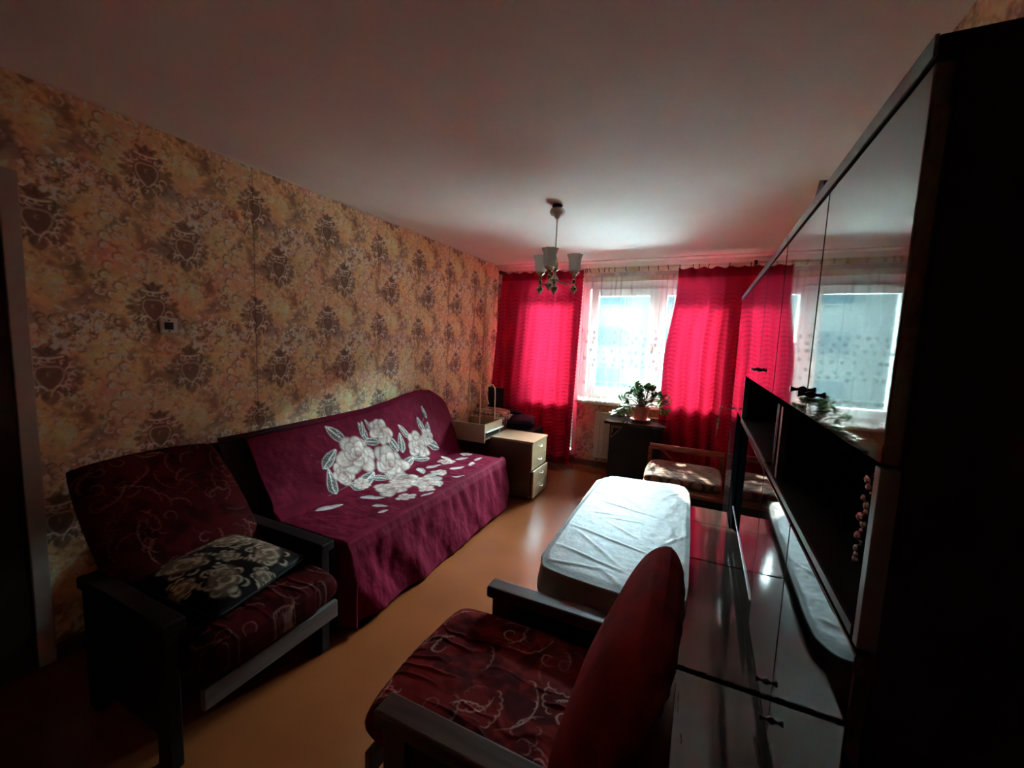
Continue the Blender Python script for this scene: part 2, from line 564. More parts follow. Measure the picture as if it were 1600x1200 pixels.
def paper_cols(U, Vv, seed=3):
    """wallpaper colours at horizontal distance U and height Vv"""
    # each strip of paper is cut a little differently
    strip = np.floor((U - 0.60) / 1.06)
    base = TILE.sample(U - 0.615 + strip * .012, Vv - 0.98 + strip * .018)
    n = fbm(U * 2.3, Vv * 2.3, seed)[..., None]
    base = base * (0.80 + 0.42 * n) * np.array([.92, 1.0, 1.18])
    tint = fbm(U * 1.1 + 9, Vv * 1.1, seed + 9)[..., None]
    base = base * (1 - .25 * (tint > .0) * (1 - tint) * np.array([0, .25, .5]))
    fr = np.abs(((U - 0.60) / 1.06 + .5) % 1.0 - .5) * 1.06
    base = np.where(fr[..., None] < .004, base * .55, base)
    fine = fbm(U * 70, Vv * 70, seed + 5, 2)[..., None]
    return np.clip((np.clip(base, 0, 1) * (.82 + .36 * fine)) ** .97 * 2.35 * np.array([1.0, .96, .92]), 0, .88)

def wall_sheet(name, axis, pos, u0, u1, z0, z1, res, m, parent=None, colfn=None, flip=False):
    nu, nz = int((u1 - u0) / res) + 1, int((z1 - z0) / res) + 1
    U, Z = np.meshgrid(np.linspace(u0, u1, nu), np.linspace(z0, z1, nz), indexing='ij')
    Pp = np.full_like(U, pos)
    col = colfn(U, Z)
    if axis == 'x': return surf(name, Pp, U, Z, m, parent, col)
    return surf(name, U, Pp, Z, m, parent, col)

M['wallpaper'] = M['paint']('damask_wallpaper', rough=0.62, bump=0.10, bscale=45, var=0.10, scale=30, spec=0.35)

def build_shell():
    b = B().box(LX - .1, RX + .1, FY - .1, BY + .35, -.12, 0)
    struct(b.build('floor', M['floor']))
    b = B().box(LX - .1, RX + .1, FY - .1, BY + .35, CZ, CZ + .15)
    struct(b.build('ceiling', M['ceiling']))
    # left wall : masonry with the papered face as a part of it
    b = B().box(LX - .2, LX - .004, FY - .1, BY + .35, 0, CZ)
    wl = struct(b.build('wall_left', M['cornice']))
    o = wall_sheet('wallpaper', 'x', LX, .70, 3.0, 0.35, CZ, 0.0043, M['wallpaper'], wl, paper_cols)
    wall_sheet('wallpaper', 'x', LX, 3.0, BY, 0.35, CZ, 0.0062, M['wallpaper'], wl, paper_cols)
    wall_sheet('wallpaper', 'x', LX, .70, BY, 0, 0.35, 0.012, M['wallpaper'], wl, paper_cols)
    o2 = wall_sheet('wallpaper', 'x', LX, FY, .70, 0.0, CZ, 0.012, M['wallpaper'], wl, paper_cols)
    # right wall
    b = B().box(RX + .004, RX + .2, FY - .1, BY + .35, 0, CZ)
    wr = struct(b.build('wall_right', M['cornice']))
    wall_sheet('wallpaper', 'x', RX, FY, BY, 0.0, CZ, 0.012, M['wallpaper'], wr, paper_cols)
    # rear wall
    b = B().box(LX - .1, RX + .1, FY - .2, FY - .004, 0, CZ)
    wb = struct(b.build('wall_rear', M['cornice']))
    wall_sheet('wallpaper', 'y', FY, LX, RX, 0.0, CZ, 0.016, M['wallpaper'], wb, paper_cols)
    # window wall with openings: window x -1.39..0.22 z .83..2.257 ; balcony door x -2.17..-1.42 z .12..2.257
    b = B()
    wx0, wx1, sz, top = -1.385, 0.25, 0.80, 2.257
    dx0, dx1, dz = -2.20, -1.385, 0.10
    y0, y1 = BY + .004, BY + .19
    b.box(LX - .1, dx0, y0, y1, 0, CZ)
    b.box(wx1, RX + .1, y0, y1, 0, CZ)
    b.box(dx0, wx1, y0, y1, top, CZ)
    b.box(wx0, wx1, y0, y1, 0, sz)
    b.box(dx0, dx1, y0, y1, 0, dz)
    ww = struct(b.build('wall_window', M['cornice']))
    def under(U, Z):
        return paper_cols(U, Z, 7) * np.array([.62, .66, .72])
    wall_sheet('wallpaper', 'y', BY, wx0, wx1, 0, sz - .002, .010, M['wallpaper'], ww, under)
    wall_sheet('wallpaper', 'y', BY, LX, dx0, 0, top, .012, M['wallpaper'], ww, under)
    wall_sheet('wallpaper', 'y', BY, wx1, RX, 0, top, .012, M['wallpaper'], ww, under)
    def band(U, Z):
        r = np.empty(U.shape + (3,)); r[:] = (.60, .56, .42)
        r *= (.85 + .3 * fbm(U * 4, Z * 9, 21))[..., None]
        for cx, cz, rx, rz in [(-2.2, 2.37, .13, .06), (-1.25, 2.36, .12, .055), (-.80, 2.375, .08, .05), (-.10, 2.37, .10, .05), (.22, 2.36, .10, .05), (-1.75, 2.37, .10, .05)]:
            k = np.clip(1.25 - np.sqrt(((U - cx) / rx) ** 2 + ((Z - cz) / rz) ** 2) + .6 * (fbm(U * 16, Z * 16, 5) - .5), 0, 1)[..., None]
            r = r * (1 - k * .8) + np.array((.46, .31, .12)) * k * .8
        ln = (np.abs(Z - 2.325) < .003) | (np.abs(Z - 2.268) < .004)
        return np.where(ln[..., None], r * .8, r)
    wall_sheet('paper_border', 'y', BY, LX, RX, top, CZ - .075, .008, M['wallpaper'], ww, band)
    # cornice, skirting
    P = [(BY, CZ), (BY - .055, CZ), (BY - .055, CZ - .012), (BY - .02, CZ - .030), (BY - .012, CZ - .075), (BY, CZ - .075)]
    struct(B().prism(P, 'x', LX, RX).build('trim_1', M['cornice']))
    P = [(LX, CZ), (LX + .008, CZ), (LX + .004, CZ - .008), (LX, CZ - .010)]
    struct(B().prism([(x, z) for x, z in P], 'y', FY, BY - .056).build('trim_2', M['cornice']))
    P = [(BY, 0), (BY - .022, 0), (BY - .022, .05), (BY - .008, .07), (BY, .07)]
    struct(B().prism(P, 'x', LX + .02, .205).build('baseboard_window', M['wood']))
    P = [(LX, 0), (LX + .022, 0), (LX + .022, .05), (LX + .008, .07), (LX, .07)]
    struct(B().prism(P, 'y', .705, BY - .024).build('baseboard_left', M['wood']))
    # heating pipe in the corner
    pipe = struct(B().tube([(.40, BY - .035, 0), (.40, BY - .035, CZ - .076)], .011).build('trim_3', M['cream'], smooth=60))
build_shell()

def build_windows():
    # --- window_1
    w = bpy.data.objects.new('window_1', None); link(w); struct(w)
    yb, yf = BY + .10, BY + .03
    def frame(name, x0, x1, z0, z1, t, ya, yb_, par, bev=.006):
        b = B()
        b.box(x0, x0 + t, ya, yb_, z0, z1, bev); b.box(x1 - t, x1, ya, yb_, z0, z1, bev)
        b.box(x0 + t, x1 - t, ya, yb_, z1 - t, z1, bev); b.box(x0 + t, x1 - t, ya, yb_, z0, z0 + t, bev)
        return b.build(name, M['white'], par)
    frame('window_frame', -1.385, .25, .84, 2.257, .085, yf, yb, w)
    s1 = frame('sash', -1.28, -.52, .90, 2.172, .085, yf - .02, yf + .05, w)
    s2 = frame('sash', -.50, .16, .90, 2.172, .085, yf - .02, yf + .05, w)
    B().box(-.53, -.49, yf - .024, yf + .05, .90, 2.172, .004).build('mullion', M['white'], w)
    B().box(-1.20, -.60, yf + .008, yf + .016, .98, 2.09).build('pane', M['glass'], s1)
    B().box(-.42, .08, yf + .008, yf + .016, .98, 2.09).build('pane', M['glass'], s2)
    B().box(-.56, -.545, yf - .05, yf - .02, 1.45, 1.58, .004).build('handle', M['white'], s1)
    B().box(-1.385, .25, BY - .14, BY + .03, .80, .835, .008).build('sill', M['white'], w)
    # --- door_2 : balcony door
    d = bpy.data.objects.new('door_2', None); link(d); struct(d)
    frame('door_frame', -2.20, -1.387, .10, 2.257, .06, yf, yb, d)
    lf = frame('door_leaf', -2.13, -1.45, .17, 2.19, .09, yf - .02, yf + .05, d)
    B().box(-2.04, -1.54, yf - .01, yf + .04, .80, .88, .004).build('rail', M['white'], lf)
    B().box(-2.04, -1.54, yf + .008, yf + .016, .88, 2.10).build('pane', M['glass'], lf)
    B().box(-2.04, -1.54, yf, yf + .03, .26, .80).build('lower_panel', M['white'], lf)
    B().box(-1.50, -1.485, yf - .05, yf - .02, 1.05, 1.18, .004).build('handle', M['white'], lf)
    B().box(-2.20, -1.387, BY - .05, BY + .03, .03, .10, .006).build('threshold', M['wood'], d)
    # --- door_1 : dark inner door in the left wall, light casing
    d1 = bpy.data.objects.new('door_1', None); link(d1); struct(d1)
    b = B()
    b.box(LX, LX + .018, .645, .700, 0, 2.11, .004)
    b.box(LX, LX + .018, -.32, -.255, 0, 2.11, .004)
    b.box(LX, LX + .018, -.254, .644, 2.055, 2.11, .004)
    b.build('casing', M['cream'], d1)
    lf = B().box(LX + .001, LX + .010, -.255, .643, 0, 2.05).build('door_leaf', M['dooredark'], d1)
    for z0, z1 in ((.2, .95), (1.05, 1.9)):
        B().box(LX + .009, LX + .016, -.15, .54, z0, z1, .004).build('door_panel', M['dooredark'], lf)
    B().tube([(LX + .01, .57, 1.0), (LX + .05, .57, 1.0), (LX + .05, .47, 1.0)], .008).build('door_handle', M['steel'], lf, 60)
build_windows()

def build_outside():
    g = struct(B().box(-60, 60, 6.2, 90, -9.2, -9).build('ground', M['ground']))
    blk = thing('apartment_building', 'grey apartment block with dark windows seen through the net curtain', 'building', (-4, 30, -9))
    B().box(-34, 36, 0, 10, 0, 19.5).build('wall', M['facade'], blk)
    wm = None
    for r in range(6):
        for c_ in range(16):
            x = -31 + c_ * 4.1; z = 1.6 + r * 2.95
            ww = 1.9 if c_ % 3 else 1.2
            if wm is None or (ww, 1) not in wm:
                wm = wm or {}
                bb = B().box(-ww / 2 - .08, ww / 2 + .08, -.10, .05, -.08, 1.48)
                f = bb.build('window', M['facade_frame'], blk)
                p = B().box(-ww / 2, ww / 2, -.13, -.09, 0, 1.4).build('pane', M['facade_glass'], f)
                wm[(ww, 1)] = (f, p)
                f.location = (x, 0, z)
            else:
                f0, p0 = wm[(ww, 1)]
                f = f0.copy(); C.objects.link(f); f.location = (x, 0, z)
                p = p0.copy(); C.objects.link(p); p.parent = f
    for r in range(6):
        z = 1.0 + r * 2.95
        B().box(-30 + 8, -26 + 8, -1.1, 0, z - .1, z + 1.0).build('balcony', M['facade'], blk)
        B().box(2, 6, -1.1, 0, z - .1, z + 1.0).build('balcony', M['facade'], blk)
build_outside()

def balcony():  # unseen pale slab with open bars, added to bounce sunlight onto the ceiling
    t = thing('balcony', 'pale balcony slab with a thin bar railing, added unseen outside the window', 'balcony', (-.95, BY + .20, 0))
    B().box(-2.2, 1.9, 0, 1.15, -.16, -.02, .005).build('slab', M['balcony'], t)
    B().box(-2.2, 1.9, 1.10, 1.14, .90, .95, .004).build('handrail', M['facade_frame'], t)
    bar = None
    for k in range(22):
        x = -2.1 + k * .19
        if bar is None:
            bar = B().box(-.008, .008, 1.112, 1.128, -.02, .90).build('baluster', M['facade_frame'], t)
        else:
            bar = bar.copy(); C.objects.link(bar)
        bar.location.x = x
balcony()

# ------------------------------------------------------------------ curtains
def scale_lines(U, Z, seed=0):
    """woven fish-scale arcs running down the folds"""
    p = .150
    cell = np.floor(U / p)
    u = (U / p - cell) * 2 - 1
    arch = np.sqrt(np.clip(1.02 - u * u, 0, 1))
    v = (Z + .060 * (1 - arch)) / .046
    k = (v % 1.0)
    return ((k < .20) & (np.abs(u) < .86)).astype(float)

def curtain(name, label, xl, xr, z0, z1, ybase, amp, nf, red=(.56, .013, .048), scal_side=None, seed=0, group=None):
    res = .0085
    nu, nz = int((xr(0.5) - xl(0.5)) / res * 1.15), int((z1 - z0) / .0085)
    Uo, T = np.meshgrid(np.linspace(0, 1, nu), np.linspace(0, 1, nz), indexing='ij')
    Z = z0 + (z1 - z0) * T
    XL, XR = np.vectorize(xl)(T), np.vectorize(xr)(T)
    if scal_side == 'r': XR = XR + .010 * np.abs(np.sin(Z * pi / .042))
    if scal_side == 'l': XL = XL - .006 * np.abs(np.sin(Z * pi / .042))
    ph = Uo * nf * 2 * pi + .6 * np.sin(T * 2.2 + seed) + 1.4 * (vnoise(Uo * 5, T * .8, seed) - .5) * 2
    a = amp * (.35 + .9 * (1 - T)) * (.6 + .8 * vnoise(Uo * 4, T * 0 + 1, seed + 3))
    a = np.where(T > .97, a * 1.2, a)
    Y = ybase + a * np.sin(ph) + .012 * (fbm(Uo * 6, T * 4, seed + 8) - .5)
    X = XL + (XR - XL) * Uo + a * .35 * np.cos(ph)
    Z2 = Z - .018 * np.abs(np.sin(Uo * 7 * pi)) * smooth(.96, 1, T)
    W_ = (XR - XL) * Uo
    ln = scale_lines(W_, Z, seed) * smooth(.93, .86, T)
    col = np.empty(X.shape + (3,)); col[:] = red
    col = col * (1 - .5 * ln)[..., None]
    hem = ((T < .035) | (T > .955)).astype(float)[..., None]
    col = col * (1 - .45 * hem)
    o = surf(name, X, Y, Z2, CURT, None, col)
    return tag(o, label, 'curtain', group)

CURT = cloth_mat('red_curtain_fabric', 0.13)
curtain('curtain', 'red curtain hanging over the balcony door, left of the net curtain',
        lambda t: -2.50 + .11 * min(1, max(0, (t - .35) / .65)), lambda t: -1.40 + .055 * t, .03, 2.375, 4.76, .030, 7, scal_side='r', seed=3, group='red curtains')
def _rl(t):
    z = .03 + 2.32 * t
    return -.395 + .085 * float(smooth(1.3, 2.2, np.array(z)))
curtain('curtain', 'red curtain hanging at the right side of the window beside the wall unit',
        _rl, lambda t: .55, .03, 2.35, 4.73, .034, 6, seed=11, group='red curtains')

def net_curtain():
    x0, x1, z0, z1 = -1.345, -.10, .815, 2.34
    nu, nz = 300, 230
    U, T = np.meshgrid(np.linspace(0, 1, nu), np.linspace(0, 1, nz), indexing='ij')
    Xf = x0 + (x1 - x0) * U
    hem = .022 * np.abs(np.sin(Xf * pi / .075)) 
    Z = z0 - .020 * U + (z1 - z0 + .02 * U) * T
    Z = Z + hem * (1 - smooth(0, .05, T))
    ph = U * 11 * 2 * pi + 2.5 * vnoise(U * 6, T * .6, 2)
    a = .012 * (.5 + .8 * vnoise(U * 7, T * 0 + 3, 6))
    Y = 4.835 + a * np.sin(ph) - .02 * (1 - T)
    X = Xf + a * .4 * np.cos(ph)
    # weave density: thicker along the folds, embroidered sprigs, hem lace
    al = .20 + .05 * np.abs(np.cos(ph)) ** 3 + .08 * fbm(U * 30, T * 4, 4)
    col = np.empty(X.shape + (3,)); col[:] = (.88, .94, .95)
    rng = random.Random(8)
    for row, (zz, st) in enumerate([(1.66, .075), (1.585, .10), (1.53, .065), (1.44, .085), (1.34, .11), (1.27, .07), (1.05, .16)]):
        x = x0 + .02 + .03 * row % .07
        while x < x1:
            dx = rng.uniform(-.012, .012); dz = rng.uniform(-.015, .015)
            d = np.sqrt(((Xf - x - dx) / .010) ** 2 + ((Z - zz - dz) / .014) ** 2)
            k = np.clip(1.5 - d, 0, 1)
            al = al + (0.96 - al) * k * .9
            col = col * (1 - .62 * k[..., None])
            x += st
    lace = (1 - smooth(.02, .06, T)) * (.5 + .5 * np.sin(Xf * 260) * np.sin(Z * 300))
    al = np.clip(al + .4 * lace + .25 * (T > .975) , 0, .97)
    m = cloth_mat('white_net_fabric', 0.05, transp=1.0)
    o = surf('net_curtain', X, Y, Z, m, None, col, alpha=al)
    tag(o, 'sheer white net curtain with small sprigs and a scalloped hem over the window', 'curtain')
net_curtain()

def curtain_rod():
    t = thing('curtain_rod', 'thin curtain rail with hooks along the patterned paper border', 'curtain rail', (0, 4.80, 2.375))
    B().tube([(-2.46, -.02, 0), (.56, -.02, 0)], .0028).build('rail', M['cream'], t, 60)
    B().tube([(-1.40, .04, .012), (.30, .04, .012)], .002).build('rail', M['cream'], t, 60)
    for x in (-2.44, .40): B().box(x - .015, x + .015, -.03, .15, -.012, .028, .004).build('bracket', M['knob'], t)
    rng = random.Random(2)
    h0 = None
    xs = [-1.32, -1.30, -1.275, -1.17, -1.10, -1.05, -.985, -.865, -.72, -.62, -.52, -.42, -.30, -.17, -.11, -.02, .17, .36, -1.42, -1.6, -1.83, -2.0, -2.2, -2.38]
    for x in xs:
        if h0 is None:
            h0 = B().tube([(0, -.0, .012), (0, -.012, .004), (0, -.012, -.02), (.004, -.006, -.034), (.004, .004, -.026)], .0045, 6).build('hook', M['screw'], t, 60)
            h = h0
        else:
            h = h0.copy(); C.objects.link(h)
        h.location = (x, -.012, .0)
        h.rotation_euler = (0, rng.uniform(-.3, .3), 0)
curtain_rod()

# ------------------------------------------------------------------ wall unit
def knob_bm():
    P = [(.0005, 0), (.0085, 0), (.007, .004), (.004, .008), (.003, .011), (.0036, .015), (.0066, .0215), (.007, .0235), (.0005, .024)]
    m = Matrix.Rotation(radians(-90), 4, 'Y')
    return B().lathe(P, n=16, mtx=m)

def add_knob(parent, x, y, z, cache={}):
    if 'k' not in cache:
        o = knob_bm().build('knob', M['knob'], parent, 40)
        cache['k'] = o
    else:
        o = cache['k'].copy(); C.objects.link(o); o.parent = parent
    o.location = (x, y, z)
    return o

BX = .205     # plane of the door faces
def gdoor(par, y0, y1, z0, z1, knob=None, m='black_lacquer', proud=0.0):
    b = B().box(BX - proud, BX + .018, y0, y1, z0, z1, .0022, 2)
    d = b.build('door', M[m], par)
    e = B()
    e.box(BX - proud + .004, BX + .017, y0 + .004, y1 - .004, z0 - .0012, z0)
    e.build('edging', M['edge_dark'], d)
    if knob: add_knob(d, BX - proud, *knob)
    return d

def wall_unit():
    top = 1.86
    def section(label, y0, y1, zb):
        u = thing('wall_unit_section', label, 'cabinet', (0, 0, 0), group=None)
        t = .018
        B().box(BX + .02, RX - .003, y0, y0 + t, zb, top - .02, .001).build('side_panel', M['side_panel'], u)
        B().box(BX + .02, RX - .003, y1 - t, y1, zb, top - .02, .001).build('side_panel', M['side_panel'], u)
        B().box(BX + .001, RX - .003, y0, y1, top - .02, top, .0015).build('top_panel', M['side_panel'], u)
        B().box(BX - .003, BX + .001, y0 + .001, y1 - .001, top - .022, top + .002, .001).build('crown_strip', M['edge'], u)
        B().box(RX - .012, RX - .003, y0 + t, y1 - t, zb, top - .021).build('back_panel', M['inside'], u)
        B().box(BX + .02, RX - .013, y0 + t, y1 - t, zb, zb + t).build('bottom_panel', M['side_panel'], u)
        return u
    # --- nearest section
    y0, y1, ym = .628, 1.495, 1.045
    u = section('black lacquered wall unit section nearest the camera with two upper doors', y0, y1, .60)
    gdoor(u, y0 + .001, ym - .003, 1.378, 1.832, (ym - .035, 1.425))
    gdoor(u, ym + .003, y1 - .002, 1.378, 1.832, (ym + .045, 1.428))
    gdoor(u, y0 + .001, ym + .012, .61, 1.128, (ym - .012, .672))
    gdoor(u, ym + .018, y1 - .002, .61, 1.128, (ym + .085, .692))
    B().box(BX, RX - .013, y0 + .02, y1 - .02, 1.362, 1.376).build('shelf', M['inside'], u)
    nb = B().box(BX + .004, RX - .013, y0 + .02, y1 - .02, 1.136, 1.156).build('niche_board', M['side_panel'], u)
    B().box(BX - .002, BX + .004, y0 + .02, y1 - .001, 1.142, 1.157, .001).build('edge_strip', M['edge_dark'], nb)
    B().box(BX - .001, BX + .0195, y0 - .002, y0 + .014, 1.14, 1.374, .001).build('edge_strip', M['edge'], u)
    dv = B().box(BX + .02, RX - .013, 1.322, 1.340, 1.157, 1.361).build('divider', M['side_panel'], u)
    B().box(BX + .004, BX + .020, 1.318, 1.344, 1.157, 1.361, .001).build('edge_strip', M['edge'], dv)
    # --- second section
    y0, y1, ym = 1.50, 2.42, 1.90
    u = section('black lacquered wall unit section in the middle with an open black compartment', y0, y1, .675)
    gdoor(u, y0 + .002, ym - .003, 1.378, 1.832, (ym - .035, 1.435))
    gdoor(u, ym + .003, y1 - .001, 1.378, 1.832, (ym + .035, 1.435))
    gdoor(u, y0 + .002, 2.02, .69, 1.128)
    B().box(BX, RX - .013, y0 + .02, y1 - .02, 1.362, 1.376).build('shelf', M['inside'], u)
    nb = B().box(BX + .004, RX - .013, y0 + .02, y1 - .02, 1.136, 1.156).build('niche_board', M['side_panel'], u)
    B().box(BX - .002, BX + .004, y0, y1 - .001, 1.138, 1.160, .001).build('edge_strip', M['edge'], nb)
    B().box(BX - .001, BX + .02, y1 - .02, y1, 1.16, 1.374, .001).build('edge_strip', M['edge'], u)
    B().box(BX + .012, BX + .018, 2.025, 2.40, .69, 1.13).build('compartment_dark', M['inside'], u)  # black sheet standing in for the darkness of the open compartment
    B().box(BX - .004, BX + .003, 1.50, 2.40, .684, .690, .001).build('edge_strip', M['edge'], u)
    # --- wardrobe section towards the window
    y0, y1 = 2.425, 3.16
    u = section('tall black lacquered wardrobe section of the wall unit next to the window', y0, y1, .0)
    gdoor(u, y0 + .002, y1 - .002, 1.15, 1.832)
    gdoor(u, y0 + .28, y1 - .002, .06, 1.146, (y1 - .05, 1.118))
    B().box(BX + .004, BX + .02, y0, y0 + .275, .06, 1.146, .001).build('niche_dark', M['inside'], u)  # black sheet painting the dark of an open niche in the wardrobe front
    # --- low deeper cabinets below, lacquered tops
    for (a, b_, lab) in ((.55, 1.247, 'low dark lacquered base cabinet behind the near armchair'),
                         (1.266, 1.978, 'low dark lacquered base cabinet beside the white tablecloth, between two others'),
                         (1.985, 2.42, 'low dark lacquered base cabinet with a red reflection at the far end of the row')):
        u = thing('base_cabinet', lab, 'cabinet', (0, 0, 0))
        B().box(.022, RX - .003, a + .004, b_ - .004, .0, .534, .001).build('body', M['side_panel'], u)
        B().box(.0, RX - .003, a, b_, .535, .555, .003).build('top_panel', M['top_lacquer'], u)
        d = B().box(.004, .021, a + .006, (a + b_) / 2 - .002, .06, .532, .002).build('door', M['black_lacquer'], u)
        d2 = B().box(.004, .021, (a + b_) / 2 + .002, b_ - .006, .06, .532, .002).build('door', M['black_lacquer'], u)
    # extra end piece of the low row in front of the wardrobe
    u = thing('end_cabinet', 'narrow dark lacquered low cabinet standing in front of the wardrobe section', 'cabinet', (0, 0, 0))
    B().box(.022, .198, 2.425, 2.655, 0, .534, .001).build('body', M['side_panel'], u)
    B().box(.0, .199, 2.421, 2.66, .535, .555, .003).build('top_panel', M['top_lacquer'], u)
wall_unit()

def unit_details():
    # television in the niche
    tv = thing('television', 'black flat television standing in the near niche of the wall unit', 'television', (.40, 1.0, 1.157))
    B().box(-.012, .010, -.155, .155, .018, .19, .004).build('screen', M['black_lacquer'], tv)
    B().box(-.05, .05, -.07, .07, 0, .006, .002).build('stand', M['screw'], tv)
    B().box(-.005, .008, -.02, .02, .005, .02).build('neck', M['screw'], tv)
    # bead chain hanging at the near edge of the niche
    ch = thing('bead_chain', 'string of grey beads hanging inside the niche near its light edge', 'beads', (.222, .70, 1.36))
    rng = random.Random(3)
    pts = [(0, 0, 0)]
    o0 = None
    for i in range(15):
        z = -.010 - i * .0095
        y = .003 * sin(i * 1.9) + .0015 * i
        x = .003 * cos(i * 2.3)
        r = rng.choice([.004, .0055, .007])
        o = B().lathe([(.0003, -r), (r * .7, -r * .7), (r, 0), (r * .7, r * .7), (.0003, r)], n=8).build('bead', M['steel'], ch, 180)
        o.location = (x, y, z)
        pts.append((x, y, z))
    B().tube(pts, .0008, 5).build('string', M['screw'], ch)
    # keys on a chain in the wardrobe door
    kc = thing('key_chain', 'small chain with a key hanging from the wardrobe door handle', 'key chain', (.165, 3.09, 1.118))
    prev = None
    P = [(.0, 0, 0), (-.012, .01, .004), (-.03, .03, -.004), (-.035, .035, -.03), (-.036, .037, -.06), (-.037, .038, -.09), (-.038, .039, -.12), (-.04, .040, -.15)]
    for i, (a, b_) in enumerate(zip(P, P[1:])):
        a, b_ = Vector(a), Vector(b_)
        m_ = (a + b_) / 2; L_ = (b_ - a).length * .62
        dr = (b_ - a).normalized(); sd_ = dr.orthogonal().normalized()
        if i % 2: sd_ = dr.cross(sd_)
        ring = [m_ + dr * cos(t) * L_ + sd_ * sin(t) * .006 for t in np.linspace(0, 2 * pi, 11)[:-1]]
        B().tube(ring, .0022, 6, closed=True).build('chain_link', M['brass'], kc, 60)
    B().box(-.043, -.039, .034, .046, -.20, -.155, .001).build('key', M['brass'], kc)
    # brown wooden piece lying on top
    t = thing('wooden_plaque', 'small brown wooden plaque leaning on top of the wall unit', 'plaque', (.235, 1.27, 1.865))
    mt = Matrix.Rotation(radians(20), 4, 'Y')
    B().prism([(-.055, 0), (.06, 0), (.055, .045), (.02, .075), (-.02, .060), (-.05, .02)], 'x', -.006, .006).build('plaque_board', M['wood'], t)
    B().prism([(-.09, .0), (-.05, .0), (-.045, .03), (-.06, .02)], 'x', -.004, .008).build('plaque_foot', M['knob'], t)
unit_details()

# ------------------------------------------------------------------ fabrics for the armchairs
def arabesque(w, h, seed, base=(.150, .010, .010), alt=(.060, .004, .005), line=(.60, .32, .28), dens=1.5):
    rng = random.Random(seed)
    c = Cv(w, h, .002, base)
    for _ in range(int(26 * w * h / .36)):
        x, y = rng.uniform(0, w), rng.uniform(0, h)
        for k in range(5):
            a = rng.uniform(0, 6.3)
            c.ell(x + .03 * cos(a), y + .03 * sin(a), .035, .018, a, alt, .7, .2)
    # scalloped leaf outlines: runs of little arcs along curved spines
    for _ in range(int(42 * dens * w * h / .36)):
        x, y = rng.uniform(0, w), rng.uniform(0, h)
        a = rng.uniform(0, 6.3); R = rng.uniform(.035, .10); bend = rng.choice([-1, 1]) * rng.uniform(1.0, 2.2)
        n = rng.randint(3, 6)
        al = rng.uniform(.15, .95)
        for k in range(n):
            t = k / n
            px = x + R * cos(a + bend * t); py = y + R * sin(a + bend * t)
            r = .016 * (1 - .45 * t)
            aa = a + bend * t
            c.arc(px, py, r, aa - 1.3, aa + 1.5, .0030, line, al, n=7)
        if rng.random() < .22:
            c.arc(x, y, .012, a, a + 5.0, .0045, line, al, r1=.030, n=12)
        if rng.random() < .5:
            c.arc(x, y, R + .012, a, a + bend, .004, line, al * .7, n=12)
    return c

FAB_SHADED = arabesque(.75, .75, 5, base=(.060, .0045, .006), alt=(.028, .002, .003), line=(.30, .13, .10))  # darker copy of the print: the left armchair's shade is in the colours
FAB2 = arabesque(.75, .75, 9, dens=.7)
M['velvet_print'] = M['paint']('dark_red_arabesque_velvet', rough=0.7, var=.12, scale=30, bump=.05, bscale=24, spec=.02)
M['velvet_plain'] = mat('dark_red_velvet', (.20, .012, .014), 0.7, var=.35, scale=9, bump=.3, bscale=14, spec=.05)

def pillow(name, L, Wd, H, canvas, m, parent, mtx, p=3.2, wr=.006, seed=0, res=.0055, flat=.35, fold=0.0, foldv=False, cs=(1, 1), corner=.0, plaincol=None):
    """closed cushion: grid wrapped over top and under bottom. L along local x, Wd along local y, H thick along z"""
    nu, nv = int(L / res), int(Wd / res)
    u, v = np.meshgrid(np.linspace(-1, 1, nu), np.linspace(-1, 1, nv), indexing='ij')
    th = (np.clip(1 - np.abs(u) ** p, 0, 1) * np.clip(1 - np.abs(v) ** p, 0, 1)) ** flat
    # squircle outline
    rr = 1 - .06 * (u * u * v * v) + corner * (u * u * v * v)
    X0, Y0 = u * L / 2 * rr, v * Wd / 2 * rr
    w_ = wr * (fbm(u * 3 + 3, v * 3, seed, 3) - .5) * 2
    if fold:
        q_ = (v if foldv else u) * 6 + 3.2 * fbm(u * 1.6, v * 1.6, seed + 4, 3)
        mk = smooth(.42, .66, fbm(u * (1.2 if foldv else 5), v * (5 if foldv else 1.2), seed + 14, 3))
        w_ = w_ + fold * np.exp(-((q_ % 1.0 - .5) / .13) ** 2) * mk
    out = []
    for sgn in (1, -1):
        Z = sgn * (H / 2) * th + w_ * th * (sgn > 0)
        out.append((X0, Y0, Z))
    col = None
    X = np.concatenate([out[0][0], out[1][0][:, ::-1]], 1)
    Y = np.concatenate([out[0][1], out[1][1][:, ::-1]], 1)
    Z = np.concatenate([out[0][2], out[1][2][:, ::-1]], 1)
    if canvas is not None:
        cu = canvas.sample((u + 1) / 2 * L * cs[0], (v + 1) / 2 * Wd * cs[1])
        col = np.concatenate([cu, cu[:, ::-1]], 1)
    P = np.stack([X, Y, Z, np.ones_like(X)], -1) @ np.array(mtx).T
    return surf(name, P[..., 0], P[..., 1], P[..., 2], m, parent, col)

def frame_mtx(o, ex, ey):
    ex, ey = Vector(ex).normalized(), Vector(ey).normalized()
    ez = ex.cross(ey).normalized()
    ey = ez.cross(ex)
    m = Matrix((ex, ey, ez)).transposed().to_4x4()
    m.translation = Vector(o)
    return m

